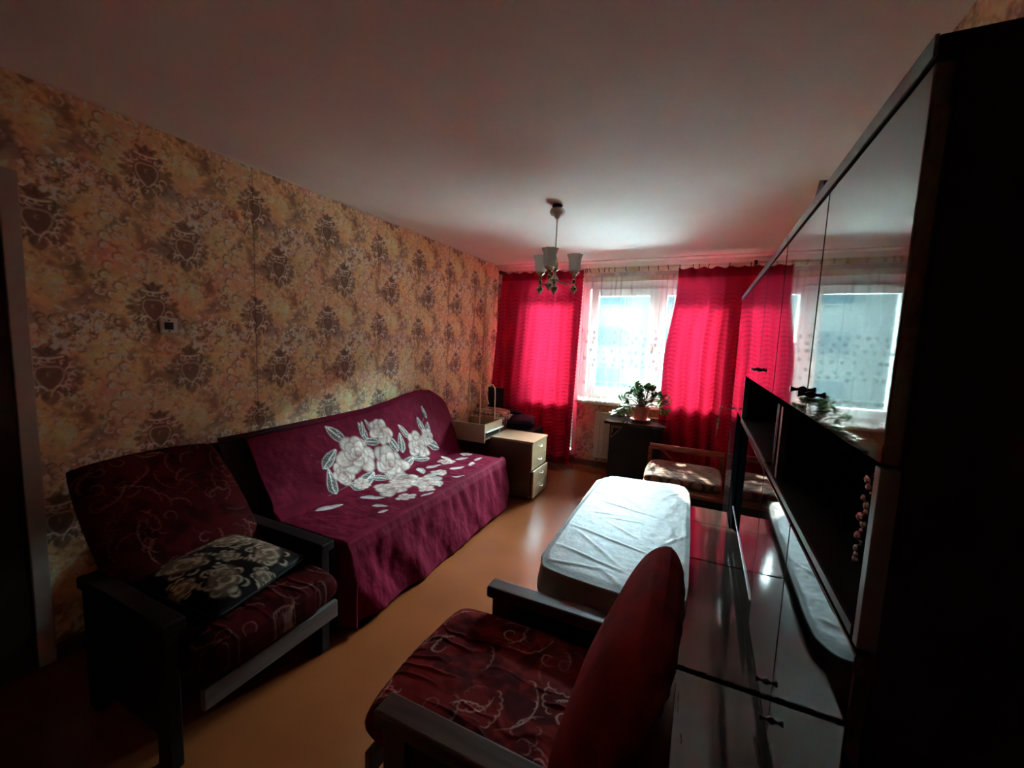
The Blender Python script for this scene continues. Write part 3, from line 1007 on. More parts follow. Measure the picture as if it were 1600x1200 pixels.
def armchair(label, loc, rz, canvas, wood, seed, back_top=(-.64, .90), back_bot=(-.43, .40), seatz=.455, backmat='velvet_print', skirt=.0, group=None, hw=.305):
    t = thing('armchair', label, 'armchair', loc, rz, group)
    for s in (-1, 1):
        y = s * hw
        B().box(-.60, 0, y - .036, y + .036, .505, .550, .008, 3).build('armrest', M[wood], t)
        B().box(-.095, -.020, y - .022, y + .022, 0, .504, .005).build('leg', M[wood], t)
        B().box(-.60, -.53, y - .022, y + .022, 0, .504, .005).build('leg', M[wood], t)
        B().box(-.529, -.096, y - .012, y + .012, .10, .50, .003).build('side_panel', M['wood_dark'], t)
    B().box(.072, .094, -hw + .030, hw - .030, .240, .318, .004).build('front_rail', M['rail'], t)
    B().box(-.56, -.03, -hw + .03, hw - .03, .311, .335).build('seat_base', M['sofa'], t)
    # seat cushion: deep soft box with cover
    pillow('seat_cushion', .66, hw * 2 - .048, .15, canvas, M['velvet_print'], t,
           Matrix.Translation((-.205, 0, seatz - .062)), p=7, wr=.008, fold=.005, foldv=True, seed=seed, flat=.28, res=.0030)
    d = Vector((back_top[0] - back_bot[0], 0, back_top[1] - back_bot[1]))
    L_ = d.length + .04
    mid = Vector(((back_top[0] + back_bot[0]) / 2, 0, (back_top[1] + back_bot[1]) / 2))
    ey = Vector((0, 1, 0))
    m = frame_mtx(mid, d, ey)
    pillow('back_cushion', L_, hw * 2 - .03, .155, canvas, M[backmat], t, m, p=4.5, wr=.012, fold=.010, seed=seed + 3, flat=.36, res=.0045)
    return t

armchair('wooden armchair with dark red patterned velvet at the wall, beside the sofa', (-1.505, .985, 0), 0, FAB_SHADED, 'wood_dark', 2, back_top=(-.84, .90), back_bot=(-.40, .42))
armchair('wooden armchair with dark red patterned velvet seat standing in front of the white tablecloth', (-.70, 1.075, 0), pi, FAB2, 'wood', 12, back_top=(-.655, .875), back_bot=(-.475, .42), backmat='velvet_plain')

def damask_cushion():
    rng = random.Random(7)
    c = Cv(.46, .46, .003, (.009, .004, .004))
    g1, g2, g3 = (.30, .22, .15), (.15, .105, .07), (.52, .42, .30)
    def scroll(x, y, R, a, flip=1):
        c.ell(x, y, R, R * .62, a, g2, .95, .12)
        for k in range(16):
            aa = rng.uniform(0, 6.3); rr = R * rng.uniform(.25, .95)
            px, py = x + rr * cos(aa), y + rr * .72 * sin(aa)
            c.arc(px, py, R * rng.uniform(.10, .24), aa - 1.2, aa + rng.uniform(1.0, 2.6), R * .11, rng.choice([g1, g3, g3]), .95)
        for k in range(7):
            aa = a + k * .9
            c.arc(x + R * .95 * cos(aa), y + R * .70 * sin(aa), R * .20, aa - 1.6, aa + 1.6, R * .10, g3, .95)
        c.arc(x, y, R * .12, a, a + flip * 5.5, .007, g3, .95, r1=R * .45, n=14)
        c.arc(x + R * .5 * cos(a + 2), y + R * .4 * sin(a + 2), R * .1, a, a - flip * 5, .006, (.02, .01, .01), .9, r1=R * .28, n=12)
    for x, y, R, a in [(.12, .12, .085, .6), (.34, .12, .085, 2.4), (.12, .34, .085, 3.8), (.34, .34, .085, 5.4), (.23, .23, .045, 0), (.23, .42, .05, 1.5), (.02, .23, .05, 0), (.44, .23, .05, 3.1), (.23, .03, .05, 1.5)]:
        scroll(x, y, R, a, rng.choice([-1, 1]))
    for k in range(4):
        a = k * pi / 2 + .3
        for j in range(5):
            r = .06 + j * .020
            c.leaf(.23 + r * cos(a), .23 + r * sin(a), .026, .010, a + 1.4, g3, g2)
    m = M['paint']('black_gold_damask', rough=.5, var=.1, scale=40, bump=.08, spec=.06)
    t = thing('throw_cushion', 'black cushion with gold damask scrolls lying on the left armchair seat', 'cushion', (-1.72, .965, .525))
    mt = Matrix.Rotation(radians(6), 4, 'Y') @ Matrix.Rotation(radians(10), 4, 'Z')
    pillow('cushion_body', .42, .42, .125, c, m, t, mt, p=2.4, wr=.004, flat=.55, corner=.06, cs=(1.08, 1.08))
    e = []
    for s in np.linspace(0, 2 * pi, 61)[:-1]:
        pu, pv = cos(s), sin(s)
        k = 1 / max(abs(pu), abs(pv))
        u, v = pu * k, pv * k
        r = 1
        e.append(mt @ Vector((u * .21 * r, v * .21 * r, 0)))
    B().tube(e, .004, 6, closed=True).build('piping', M['black'], t, 60)
damask_cushion()

# ------------------------------------------------------------------ sofa and its throw
def sofa():
    t = thing('sofa', 'dark sofa against the papered wall beneath the burgundy throw', 'sofa', (0, 0, 0))
    P = [(-2.50, .12), (-1.62, .12), (-1.585, .16), (-1.585, .40), (-1.62, .43), (-2.16, .43), (-2.38, .86), (-2.46, .88), (-2.50, .86)]
    B().box(-2.48, -1.60, 1.40, 3.22, .06, .30, .02).build('base', M['sofa'], t)
    B().box(-2.20, -1.59, 1.41, 3.22, .301, .43, .03, 3).build('seat', M['sofa'], t)
    m = frame_mtx((-2.33, 2.36, .64), (-.26, 0, .52), (0, 1, 0))
    B().box(-.27, .25, -1.0, 1.0, -.05, .06, .03, 3, mtx=m).build('backrest', M['sofa'], t)
    for y in (1.47, 3.15):
        for x in (-2.42, -1.66):
            B().box(x - .03, x + .03, y - .03, y + .03, 0, .06, .004).build('leg', M['wood_dark'], t)
sofa()

def throw_canvas():
    # s = y - 1.40 (0..2.2), t = distance down from the fold between back and seat, offset 0.62 (back above, seat below)
    c = Cv(2.25, 1.75, .0045, (.130, .006, .022))
    rng = random.Random(21)
    T0 = .62
    cream, pinkb, darkb = (.84, .73, .66), (.40, .24, .21), (.17, .07, .08)
    def P(y, q): return y - 1.40, T0 - q * .536       # q: height up the back in units of the plane fitted
    def rose(x, t, R, n=7):
        for ring, (rf, pf) in enumerate([(.60, .56), (.36, .42), (.14, .27)]):
            for k in range(max(4, n - ring)):
                a = k / max(4, n - ring) * 2 * pi + ring * .5 + R * 40 + rng.uniform(-.3, .3)
                j = rng.uniform(.82, 1.15); sh = rng.uniform(.72, 1.05)
                c.petal(x + R * rf * j * cos(a), t + R * rf * j * sin(a), R * pf * .95 * j, R * pf * .84, a + rng.uniform(-.4, .4), pinkb, tuple(q_ * sh for q_ in cream), darkb)
        c.arc(x, t, R * .05, 0, 7, .006, darkb, .7, r1=R * .2, n=14)
    def leaf(x, t, ln, w, ang, col=(.105, .095, .085)):
        c.leaf(x, t, ln, w, ang, col, (.74, .68, .64), rim=(.66, .60, .57))
    def up(p): return P(*p)
    # stems
    for pts in [[(2.0, -.1), (2.15, .1), (2.4, .2)], [(2.4, .0), (2.8, .2), (3.0, .6)], [(1.8, .0), (2.0, .05), (2.3, .03)]]:
        c.stroke([up(p) for p in pts], .006, (.20, .12, .12))
    L_ = [((2.06, .76), .19, .085, 2.2), ((2.30, .69), .18, .055, 1.7), ((2.385, .73), .16, .05, 1.9), ((1.93, .47), .19, .075, .6), ((1.87, .17), .21, .075, 1.4),
          ((2.34, .52), .15, .06, 2.9), ((2.53, .40), .16, .07, 1.9), ((2.62, .37), .17, .07, 1.2), ((2.14, .03), .22, .10, .4), ((2.02, -.02), .15, .07, 1.9),
          ((2.71, .50), .16, .06, 2.0), ((2.93, .50), .15, .055, 1.6), ((3.04, .68), .11, .04, 1.5), ((3.0, .42), .13, .06, 1.0), ((2.97, .17), .18, .08, 2.6),
          ((2.92, .30), .14, .06, .5), ((2.24, -.04), .18, .07, 2.6), ((2.60, .05), .20, .08, .3), ((2.75, .02), .2, .07, 2.8), ((2.3, .74), .13, .045, 1.2), ((2.50, .62), .11, .05, .8)]
    for p, ln, w, a in L_:
        x, t = up(p)
        leaf(x, t, ln, w, -a)
    for p, R in [((2.00, .22), .085), ((2.16, .42), .145), ((2.42, .10), .150), ((2.47, .64), .095), ((2.80, .24), .110), ((2.95, .30), .065), ((2.08, -.02), .06)]:
        x, t = up(p); rose(x, t, R)
    # the part of the print that lies on the seat
    def Q(x, y): return y - 1.40, T0 + (-2.10 - x) * -1.0
    for (x, y), R in [((-1.88, 2.17), .12), ((-1.78, 2.42), .12), ((-1.95, 2.35), .11), ((-1.70, 2.10), .06), ((-1.68, 2.30), .06), ((-1.93, 2.90), .07), ((-1.90, 3.18), .05), ((-1.80, 2.62), .06)]:
        s_, t_ = Q(x, y); rose(s_, t_, R, 6)
    for (x, y), ln, a in [((-1.98, 1.725), .17, .3), ((-1.74, 1.90), .10, 1.2), ((-1.66, 1.84), .07, .2), ((-1.82, 2.55), .14, .6), ((-1.66, 2.42), .13, 2.4), ((-1.93, 2.72), .16, .2), ((-1.98, 2.98), .15, 1.9), ((-1.75, 2.80), .14, .5), ((-1.70, 2.95), .12, 2.8),
                          ((-1.86, 3.05), .12, .7), ((-1.62, 2.62), .10, .9), ((-1.88, 1.98), .16, 1.0), ((-1.60, 2.20), .10, .4), ((-1.72, 3.10), .10, .2), ((-1.95, 2.58), .16, 2.2)]:
        s_, t_ = Q(x, y); leaf(s_, t_, ln, ln * .38, a, (.42, .36, .34))
    # velvet pile brushed this way and that
    X, Y = np.meshgrid(c.x, c.y, indexing='ij')
    k = (.72 + .56 * fbm(X * 5, Y * 3.2, 31, 5))[..., None]
    c.a = c.a * k
    return c

def throw():
    c = throw_canvas()
    ztop = lambda y: np.interp(y, [1.35, 1.6, 2.1, 2.45, 2.7, 2.95, 3.15, 3.3, 3.42, 3.52, 3.62], [.885, .905, .915, .925, .955, .995, 1.01, .995, .94, .86, .74])
    # profile stations: (t, x, z-function)
    ns, nt = 430, 330
    s = np.linspace(-.16, 1, ns)
    tt = np.linspace(-.16, 1.60, nt)        # distance along the profile (0 = start of front face of back at the top)
    Sg, Tg = np.meshgrid(s, tt, indexing='ij')
    yend = np.interp(tt, [-.2, 0, .3, .6, .75, 1.2, 1.6], [3.60, 3.58, 3.50, 3.36, 3.30, 3.27, 3.22])
    ystart = np.interp(tt, [-.2, .6, 1.2, 1.6], [1.47, 1.455, 1.46, 1.47])
    sp = np.clip(Sg, 0, 1)
    Y = ystart[None, :] + (yend - ystart)[None, :] * sp
    zt = ztop(Y)
    # back : t 0..0.57 from (-2.40, zt) to (-2.10,.465); seat : .57..1.13 to (-1.56,.455); drop after
    tb = .57
    x = np.interp(Tg, [-.16, -.05, 0, .06, tb - .05, tb + .05, 1.08, 1.135, 1.18, 1.60], [-2.495, -2.47, -2.43, -2.37, -2.125, -2.065, -1.61, -1.565, -1.545, -1.497])
    w = np.clip((tb - Tg) / tb, 0, 1.0)
    zb = np.interp(Tg, [-.16, -.05, 0, .06, tb - .05, tb + .05, 1.08, 1.135, 1.18, 1.60], [.70, .86, .90, .875, .50, .462, .462, .448, .40, .025])
    Z = zb + (zt - .90) * w ** .8
    X = x.copy()
    # sag and creases
    n1 = fbm(Y * 6, Tg * 7, 3); n2 = fbm(Y * 16, Tg * 10, 8)
    seatm = smooth(tb, tb + .1, Tg) * (1 - smooth(1.05, 1.12, Tg))
    Z += seatm * ((n1 - .5) * .022 + (n2 - .5) * .010 - .012)
    backm = smooth(.02, .1, Tg) * (1 - smooth(tb - .08, tb, Tg))
    X += backm * ((n1 - .5) * .035 - .006)
    dm = smooth(1.12, 1.5, Tg)
    Yd = Y - .55 * (Tg - 1.1)
    f = np.sin(Yd * 15 + 9 * vnoise(Yd * 2.2, Y * 0, 5)) * .5 + (fbm(Yd * 5, Tg * 1.0, 6, 3) - .5) * 1.5
    X += dm * f * .030 * (.4 + 1.2 * vnoise(Y * 2.2, Y * 0 + 4, 9)) * (.35 + 1.35 * smooth(2.4, 1.5, Y)) * 1.15 + .012 * dm
    X += smooth(1.13, 1.22, Tg) * .003 * np.sin(Y * 46 + 8 * vnoise(Y * 4, Tg * 2, 12)) * smooth(1.6, 1.25, Tg)
    X += smooth(1.08, 1.16, Tg) * (n2 - .5) * .012
    Z += smooth(1.35, 1.6, Tg) * .012 * np.sin(Y * 5)
    # soft rolled far end
    far = smooth(.965, 1.0, Sg)
    Z -= far * .05 * (Tg < 1.1)
    # near side hanging down past the seat edge
    drop = np.clip(-Sg / .16, 0, 1)
    hang = drop * .42 * smooth(tb - .05, tb + .15, Tg)
    hang = np.minimum(hang, np.maximum(Z - .03, 0))
    Z -= hang
    Y = Y - np.sqrt(drop) * .035 * smooth(tb - .05, tb + .15, Tg) + drop * .018 * np.sin(X * 40) * smooth(tb, tb + .2, Tg)
    Y = Y + (Sg < 0) * drop * .0
    X += drop * .03 * smooth(.9, 1.2, Tg)
    up = drop * smooth(tb, tb - .2, Tg)
    X += up * .05; Y -= up * .02
    Z = np.maximum(Z, .012)
    col = c.sample((ystart[None, :] + (yend - ystart)[None, :] * np.clip(Sg, -.1, 1)) - 1.40, Tg - tb + .62)
    m = M['paint']('burgundy_plush', rough=.75, var=.15, scale=14, sheen=.02, sheen_tint=(.9, .15, .35), bump=.12, bscale=26, spec=.03)
    o = surf('sofa_throw', X, Y, Z, m, None, col, thick=.006)
    tag(o, 'burgundy plush throw with large white roses draped over the sofa', 'blanket')
throw()

# ------------------------------------------------------------------ coffee table and cloth
def table():
    t = thing('coffee_table', 'low black coffee table almost hidden beneath a white cloth', 'table', (-.30, 2.15, 0))
    oc = [(-.25, -.62), (.22, -.62), (.27, -.52), (.27, .64), (.18, .72), (-.20, .72), (-.25, .62), (-.25, -.5)]
    oc = [(-.24, -.60), (.24, -.60), (.27, -.54), (.27, .60), (.21, .68), (-.22, .70), (-.29, .55), (-.27, -.55)]
    B().prism(oc, 'z', .560, .592).build('tabletop', M['table_leg'], t)
    B().box(-.20, .20, -.50, .56, .49, .559, .004).build('apron', M['table_leg'], t)
    for sx in (-1, 1):
        for sy in (-1, 1):
            B().box(sx * .19 - .03, sx * .19 + .03, .03 + sy * .50 - .03, .03 + sy * .50 + .03, 0, .489, .006).build('leg', M['table_leg'], t)
    B().box(-.17, .17, -.40, .46, .18, .20, .003).build('shelf', M['table_leg'], t)
    # cloth: polar-ish grid: an outline (octagon) scaled, beyond 1 it hangs
    out = [(-.575, 2.66), (-.560, 2.78), (-.500, 2.855), (-.25, 2.88), (-.10, 2.90), (-.045, 2.88), (-.015, 2.78), (-.002, 2.62), (.012, 2.1), (.018, 1.66), (.012, 1.54), (-.03, 1.47), (-.20, 1.475), (-.42, 1.49), (-.535, 1.515), (-.563, 1.60), (-.580, 2.1)]
    out = [Vector(p) for p in out]
    cen = Vector((-.29, 2.17))
    # resample by angle
    na, nr = 300, 120
    seg = out + [out[0]]
    ln = [0]
    for a, b_ in zip(seg, seg[1:]): ln.append(ln[-1] + (b_ - a).length)
    q = np.linspace(0, ln[-1], na + 1)[:-1]
    px = np.interp(q, ln, [p.x for p in seg]); py = np.interp(q, ln, [p.y for p in seg])
    # smooth the outline slightly
    for _ in range(4):
        px = (np.roll(px, 1) + px * 2 + np.roll(px, -1)) / 4; py = (np.roll(py, 1) + py * 2 + np.roll(py, -1)) / 4
    nh = 22
    r = np.concatenate([np.linspace(0, 1, nr), np.linspace(1.0, 2.0, nh + 1)[1:]])
    A, Rr = np.meshgrid(np.arange(na), r, indexing='ij')
    PX, PY = px[A], py[A]
    k = np.minimum(Rr, 1)
    X = cen.x + (PX - cen.x) * k; Y = cen.y + (PY - cen.y) * k
    Z = np.full_like(X, .6)
    nx_, ny_ = PX - cen.x, PY - cen.y
    nl = np.hypot(nx_, ny_)
    h = np.clip(Rr - 1, 0, 1)
    # drop length: deep at the near end, moderate at left, almost none on the right
    near = smooth(1.62, 1.50, PY); left = smooth(-.50, -.56, PX); far = smooth(2.75, 2.85, PY)
    dl = .024 + .105 * near + .02 * left + .05 * far
    scal = .016 * np.abs(np.sin(q * pi / .034))[A]
    edge = smooth(.92, 1.0, k) 
    Z = Z - edge * .006 - h * (dl - scal * h)
    out_dir_x, out_dir_y = nx_ / nl, ny_ / nl
    fold = .008 * np.sin(q * 55)[A] + .006 * np.sin(q * 23 + 1)[A]
    bul = np.sqrt(np.clip(h, 0, 1)) * .010 + h * (.012 * near + .006) + h * fold * (.4 + near)
    X += out_dir_x * bul * (PX < -.03); Y += out_dir_y * bul
    # creases : long ironing folds and crumples
    top = (1 - edge)
    def crease(a, b_, hgt, wd=.009):
        ax, ay = a; bx, by = b_
        dx, dy = bx - ax, by - ay; L2 = dx * dx + dy * dy
        tt_ = np.clip(((X - ax) * dx + (Y - ay) * dy) / L2, 0, 1)
        wob = .010 * (fbm(X * 9, Y * 9, 17) - .5)
        d = (X - ax - tt_ * dx) * dy / math.sqrt(L2) - (Y - ay - tt_ * dy) * dx / math.sqrt(L2) + wob
        e = np.hypot(X - ax - tt_ * dx, Y - ay - tt_ * dy)
        return hgt * .62 * np.exp(-(d / wd) ** 2) * (e < .035) * np.sin(pi * np.clip(tt_, .02, .98)) ** .5
    cr = 0
    for a, b_, hh in [((-.56, 1.95), (-.03, 1.78), .008), ((-.50, 2.35), (-.06, 2.22), .007), ((-.55, 1.72), (-.22, 1.62), .009), ((-.48, 1.88), (-.25, 1.66), .007),
                      ((-.12, 1.90), (0, 2.12), .007), ((-.42, 2.52), (-.22, 2.30), .006), ((-.50, 2.72), (-.20, 2.70), .005), ((-.56, 1.56), (-.30, 1.60), .008), ((-.14, 2.62), (-.03, 2.78), .006),
                      ((-.40, 2.12), (-.20, 2.14), .005), ((-.36, 2.05), (-.22, 1.95), .006), ((-.30, 2.55), (-.02, 2.50), .005), ((-.16, 1.60), (-.02, 1.66), .007), ((-.5, 2.15), (-.36, 2.18), .006), ((-.33, 1.62), (-.20, 1.50), .007), ((-.55, 2.45), (-.45, 2.48), .006)]:
        cr = cr + crease(a, b_, hh)
    crump = (fbm(X * 26, Y * 26, 40, 4) - .5) * .006 * (.5 + 1.3 * smooth(-.25, -.05, X))
    Z = Z + top * (cr + crump)
    col = np.empty(X.shape + (3,)); col[:] = (.265, .27, .265)
    dam = fbm(X * 30, Y * 30, 50, 3)
    col *= (1 - .10 * (dam > .52))[..., None]
    hemd = (h > .75)[..., None]
    col = np.where(hemd, col * np.array([.95, .88, .82]), col)
    m = M['paint']('white_damask_cloth', rough=.55, var=.05, scale=60, bump=.12, bscale=90, sheen=.1)
    # wrap around angle
    o = surf('tablecloth', X, Y, Z, m, None, col, wrap=True, thick=.0)
    tag(o, 'creased white tablecloth with a scalloped lace hem on the coffee table', 'tablecloth')
table()

# ------------------------------------------------------------------ chair by the window, desk, plant, radiator
def ogee_canvas():
    c = Cv(.70, .62, .0032, (.23, .100, .048))
    rng = random.Random(12)
    X, Y = np.meshgrid(c.x, c.y, indexing='ij')
    c.a *= (.75 + .5 * fbm(X * 22, Y * 22, 3, 3))[..., None]
    br = (.022, .008, .006)
    for r in range(5):
        for k in range(5):
            x = .02 + k * .175 + (.0875 if r % 2 else 0); y = .04 + r * .125
            for sg in (-1, 1):
                P = [(x - .085 + .17 * t, y + sg * .045 * sin(pi * t) ** .8) for t in np.linspace(0, 1, 13)]
                c.stroke(P, .011, br, .95)
            c.ell(x, y, .055, .022, 0, (.27, .155, .095), .5, .3)
            c.stroke([(x - .03, y), (x, y + .008), (x + .03, y)], .005, (.25, .10, .07), .8)
            for _ in range(4):
                c.arc(x + rng.gauss(0, .02), y + rng.gauss(0, .010), .006, 0, 4, .004, (.30, .13, .09), .7)
    return c

def window_chair():
    t = thing('low_chair', 'reddish wooden low chair with salmon seat between desk and wardrobe', 'chair', (-.08, 3.70, 0))
    hw = .30
    B().box(-hw, hw, -.385, -.325, .375, .402, .004).build('front_rail', M['wood_red'], t)
    B().box(-hw, hw, -.36, -.33, .30, .374, .003).build('apron', M['wood_dark'], t)
    B().box(-hw + .01, hw - .01, -.384, -.362, .235, .296, .003).build('lower_rail', M['wood_red'], t)
    B().box(-hw, hw, -.32, .24, .36, .405, .010).build('seat', M['salmon'], t)
    B().tube([(-hw, .20, .605), (hw + .01, .20, .60)], .026, 12).build('back_rail', M['wood_red'], t, 60)
    for s in (-1, 1):
        B().box(s * (hw - .02) - .02, s * (hw - .02) + .02, -.32, -.28, 0, .359, .003).build('leg', M['wood_red'], t)
        B().box(s * (hw - .005) - .016, s * (hw - .005) + .016, .185, .215, 0, .595, .003).build('leg', M['wood_red'], t)
    B().tube([(-.20, .19, .59), (-.10, .20, .50), (-.06, .2, .42)], .010, 8).build('brace', M['wood_red'], t, 60)
    m = M['paint']('beige_ogee_fabric', rough=.8, var=.15, scale=40, bump=.2, bscale=60)
    cu = thing('seat_cushion_pad', 'beige cushion with brown leaf-shaped ogee pattern on the low chair', 'cushion', (-.08, 3.665, .447))
    pillow('cushion_body', .60, .56, .085, ogee_canvas(), m, cu, Matrix.Identity(4), p=7, wr=.003, flat=.3, res=.004, cs=(1.1, 1.05))
window_chair()

def desk():
    t = thing('side_table', 'small black table with pale corner inlay in front of the radiator', 'table', (-.58, 4.46, 0))
    B().prism([(-.29, -.22), (.29, -.22), (.31, -.20), (.31, .24), (-.31, .24), (-.31, -.20)], 'z', .695, .720).build('tabletop', M['black_lacquer'], t)
    B().box(-.255, .255, -.17, .17, .0, .694, .003).build('cabinet_body', M['black'], t)
    B().box(-.25, .17, -.186, -.171, .06, .685, .003).build('door', M['black'], t)
    B().box(.175, .25, -.183, -.171, .0, .685, .002).build('panel', M['black'], t)
    b = B()
    for a, d in [((-.235, .672), (-.125, .672)), ((-.125, .672), (-.235, .545)), ((-.235, .545), (-.235, .672)), ((-.222, .660), (-.155, .660)), ((-.222, .600), (-.222, .660))]:
        b.tube([(a[0], -.1875, a[1]), (d[0], -.1875, d[1])], .0026, 6)
    b.build('corner_inlay', M['bright_trim'], t)
    # plant
    p = thing('jade_plant', 'bushy green jade plant in a terracotta pot on the black table', 'plant', (-.555, 4.47, .721))
    B().lathe([(.0005, 0), (.085, 0), (.098, .012), (.102, .024), (.096, .024), (.090, .014), (.0005, .012)], n=28).build('saucer', M['terracotta'], p, 40)
    pot = B().lathe([(.0005, .014), (.066, .014), (.088, .135), (.094, .137), (.094, .160), (.086, .160), (.083, .140), (.0005, .138)], n=28).build('pot', M['terracotta'], p, 40)
    B().lathe([(.0005, .147), (.04, .148), (.082, .142)], n=20).build('soil', M['soil'], pot, 40)
    rng = random.Random(5)
    tips = []
    stems = B()
    for i in range(30):
        a = rng.uniform(0, 2 * pi)
        R = rng.uniform(.05, .25); 
        if i < 6: a = rng.uniform(2.7, 3.6); R = rng.uniform(.16, .27)
        if 6 <= i < 9: a = rng.uniform(-.25, .15); R = rng.uniform(.22, .27)
        R = min(R, .17) if abs(sin(a)) > .6 else R
        h = .40 - R * .85 + rng.uniform(-.05, .05)
        if i < 6: h = .30 - R * 1.05 + rng.uniform(-.06, .03)
        base = Vector((rng.uniform(-.03, .03), rng.uniform(-.03, .03), .145))
        tip = Vector((R * cos(a), R * sin(a), max(.06, h)))
        mid = base.lerp(tip, .5) + Vector((0, 0, .05))
        pts = [base.lerp(mid, .5) * 1.0, ]
        P = [base, base.lerp(mid, .6) + Vector((0, 0, .01)), mid, mid.lerp(tip, .55) + Vector((0, 0, .012)), tip]
        stems.tube(P, [.006, .0055, .005, .004, .003], 6)
        tips.append((mid, tip, i))
    stems.build('stems', M['stem'], p, 60)
    # leaves: small thick obovate pads, one mesh shared
    me_leaf = {}
    for key in ('leaf', 'leaf2'):
        b = B()
        n = 9
        ring_t, ring_b = [], []
        V = b.b.verts
        prof = [(0, .0015), (.008, .005), (.018, .0095), (.028, .0115), (.036, .0085), (.041, .0002)]
        rows = []
        for (x, w) in prof:
            th = .0022 if w > .003 else .0008
            rows.append([V.new((x, -w, .001 + x * x * 3)), V.new((x, 0, th + x * x * 3)), V.new((x, w, .001 + x * x * 3)), V.new((x, 0, -th + x * x * 3))])
        for r0, r1 in zip(rows, rows[1:]):
            for k in range(4): b.b.faces.new((r0[k], r0[(k + 1) % 4], r1[(k + 1) % 4], r1[k]))
        me = bpy.data.meshes.new('leaf'); bmesh.ops.recalc_face_normals(b.b, faces=b.b.faces); b.b.to_mesh(me); b.b.free()
        me.materials.append(M[key]); me.shade_smooth()
        me_leaf[key] = me
    nl = 0
    for mid, tip, i in tips:
        d = (tip - mid)
        for k in range(10):
            if nl >= 295: break
            t_ = rng.uniform(.25, 1.08)
            pos = mid.lerp(tip, t_) + Vector((rng.gauss(0, .004), rng.gauss(0, .004), rng.gauss(0, .004) + .010 * (t_ < 1)))
            o = bpy.data.objects.new('leaf', me_leaf['leaf2' if (6 <= i < 9 or (i == 2 and k > 5)) else 'leaf'])
            link(o, p)
            o.location = pos
            dirv = (Vector((rng.gauss(0, 1), rng.gauss(0, 1), rng.gauss(.25, .8))).normalized() + d.normalized() * .7).normalized()
            o.rotation_euler = dirv.to_track_quat('X', 'Z').to_euler()
            sc = rng.uniform(1.25, 1.8)
            o.scale = (sc, sc * 1.1, sc)
            nl += 1
desk()

def radiator():
    t = thing('radiator', 'white ribbed panel radiator under the window', 'radiator', (-.66, 4.86, .14))
    x0, x1 = -.47, .47
    B().box(x0, x1, .0, .045, 0, .555, .006).build('panel_body', M['radiator'], t)
    rib = None
    n = 15
    for k in range(n):
        x = x0 + .022 + (x1 - x0 - .044) * (k + .5) / n
        if rib is None:
            rib = B().box(-.017, .017, -.016, .001, .045, .51, .008).build('rib', M['radiator'], t)
            rib.location.x = x
        else:
            r = rib.copy(); C.objects.link(r); r.location.x = x
    B().box(x0 - .002, x1 + .002, -.008, .05, .548, .564, .004).build('grille', M['radiator'], t)
    B().tube([(x0 + .03, .02, 0), (x0 + .03, .02, -.06), (x0 + .03, .08, -.06)], .008).build('pipe', M['cream'], t, 60)
radiator()

# ------------------------------------------------------------------ drawers, wire stand, laundry corner
def handle_bm():
    return [(0, -.034, 0), (.010, -.032, -.002), (.017, -.022, -.005), (.020, 0, -.007), (.017, .022, -.005), (.010, .032, -.002), (0, .034, 0)]

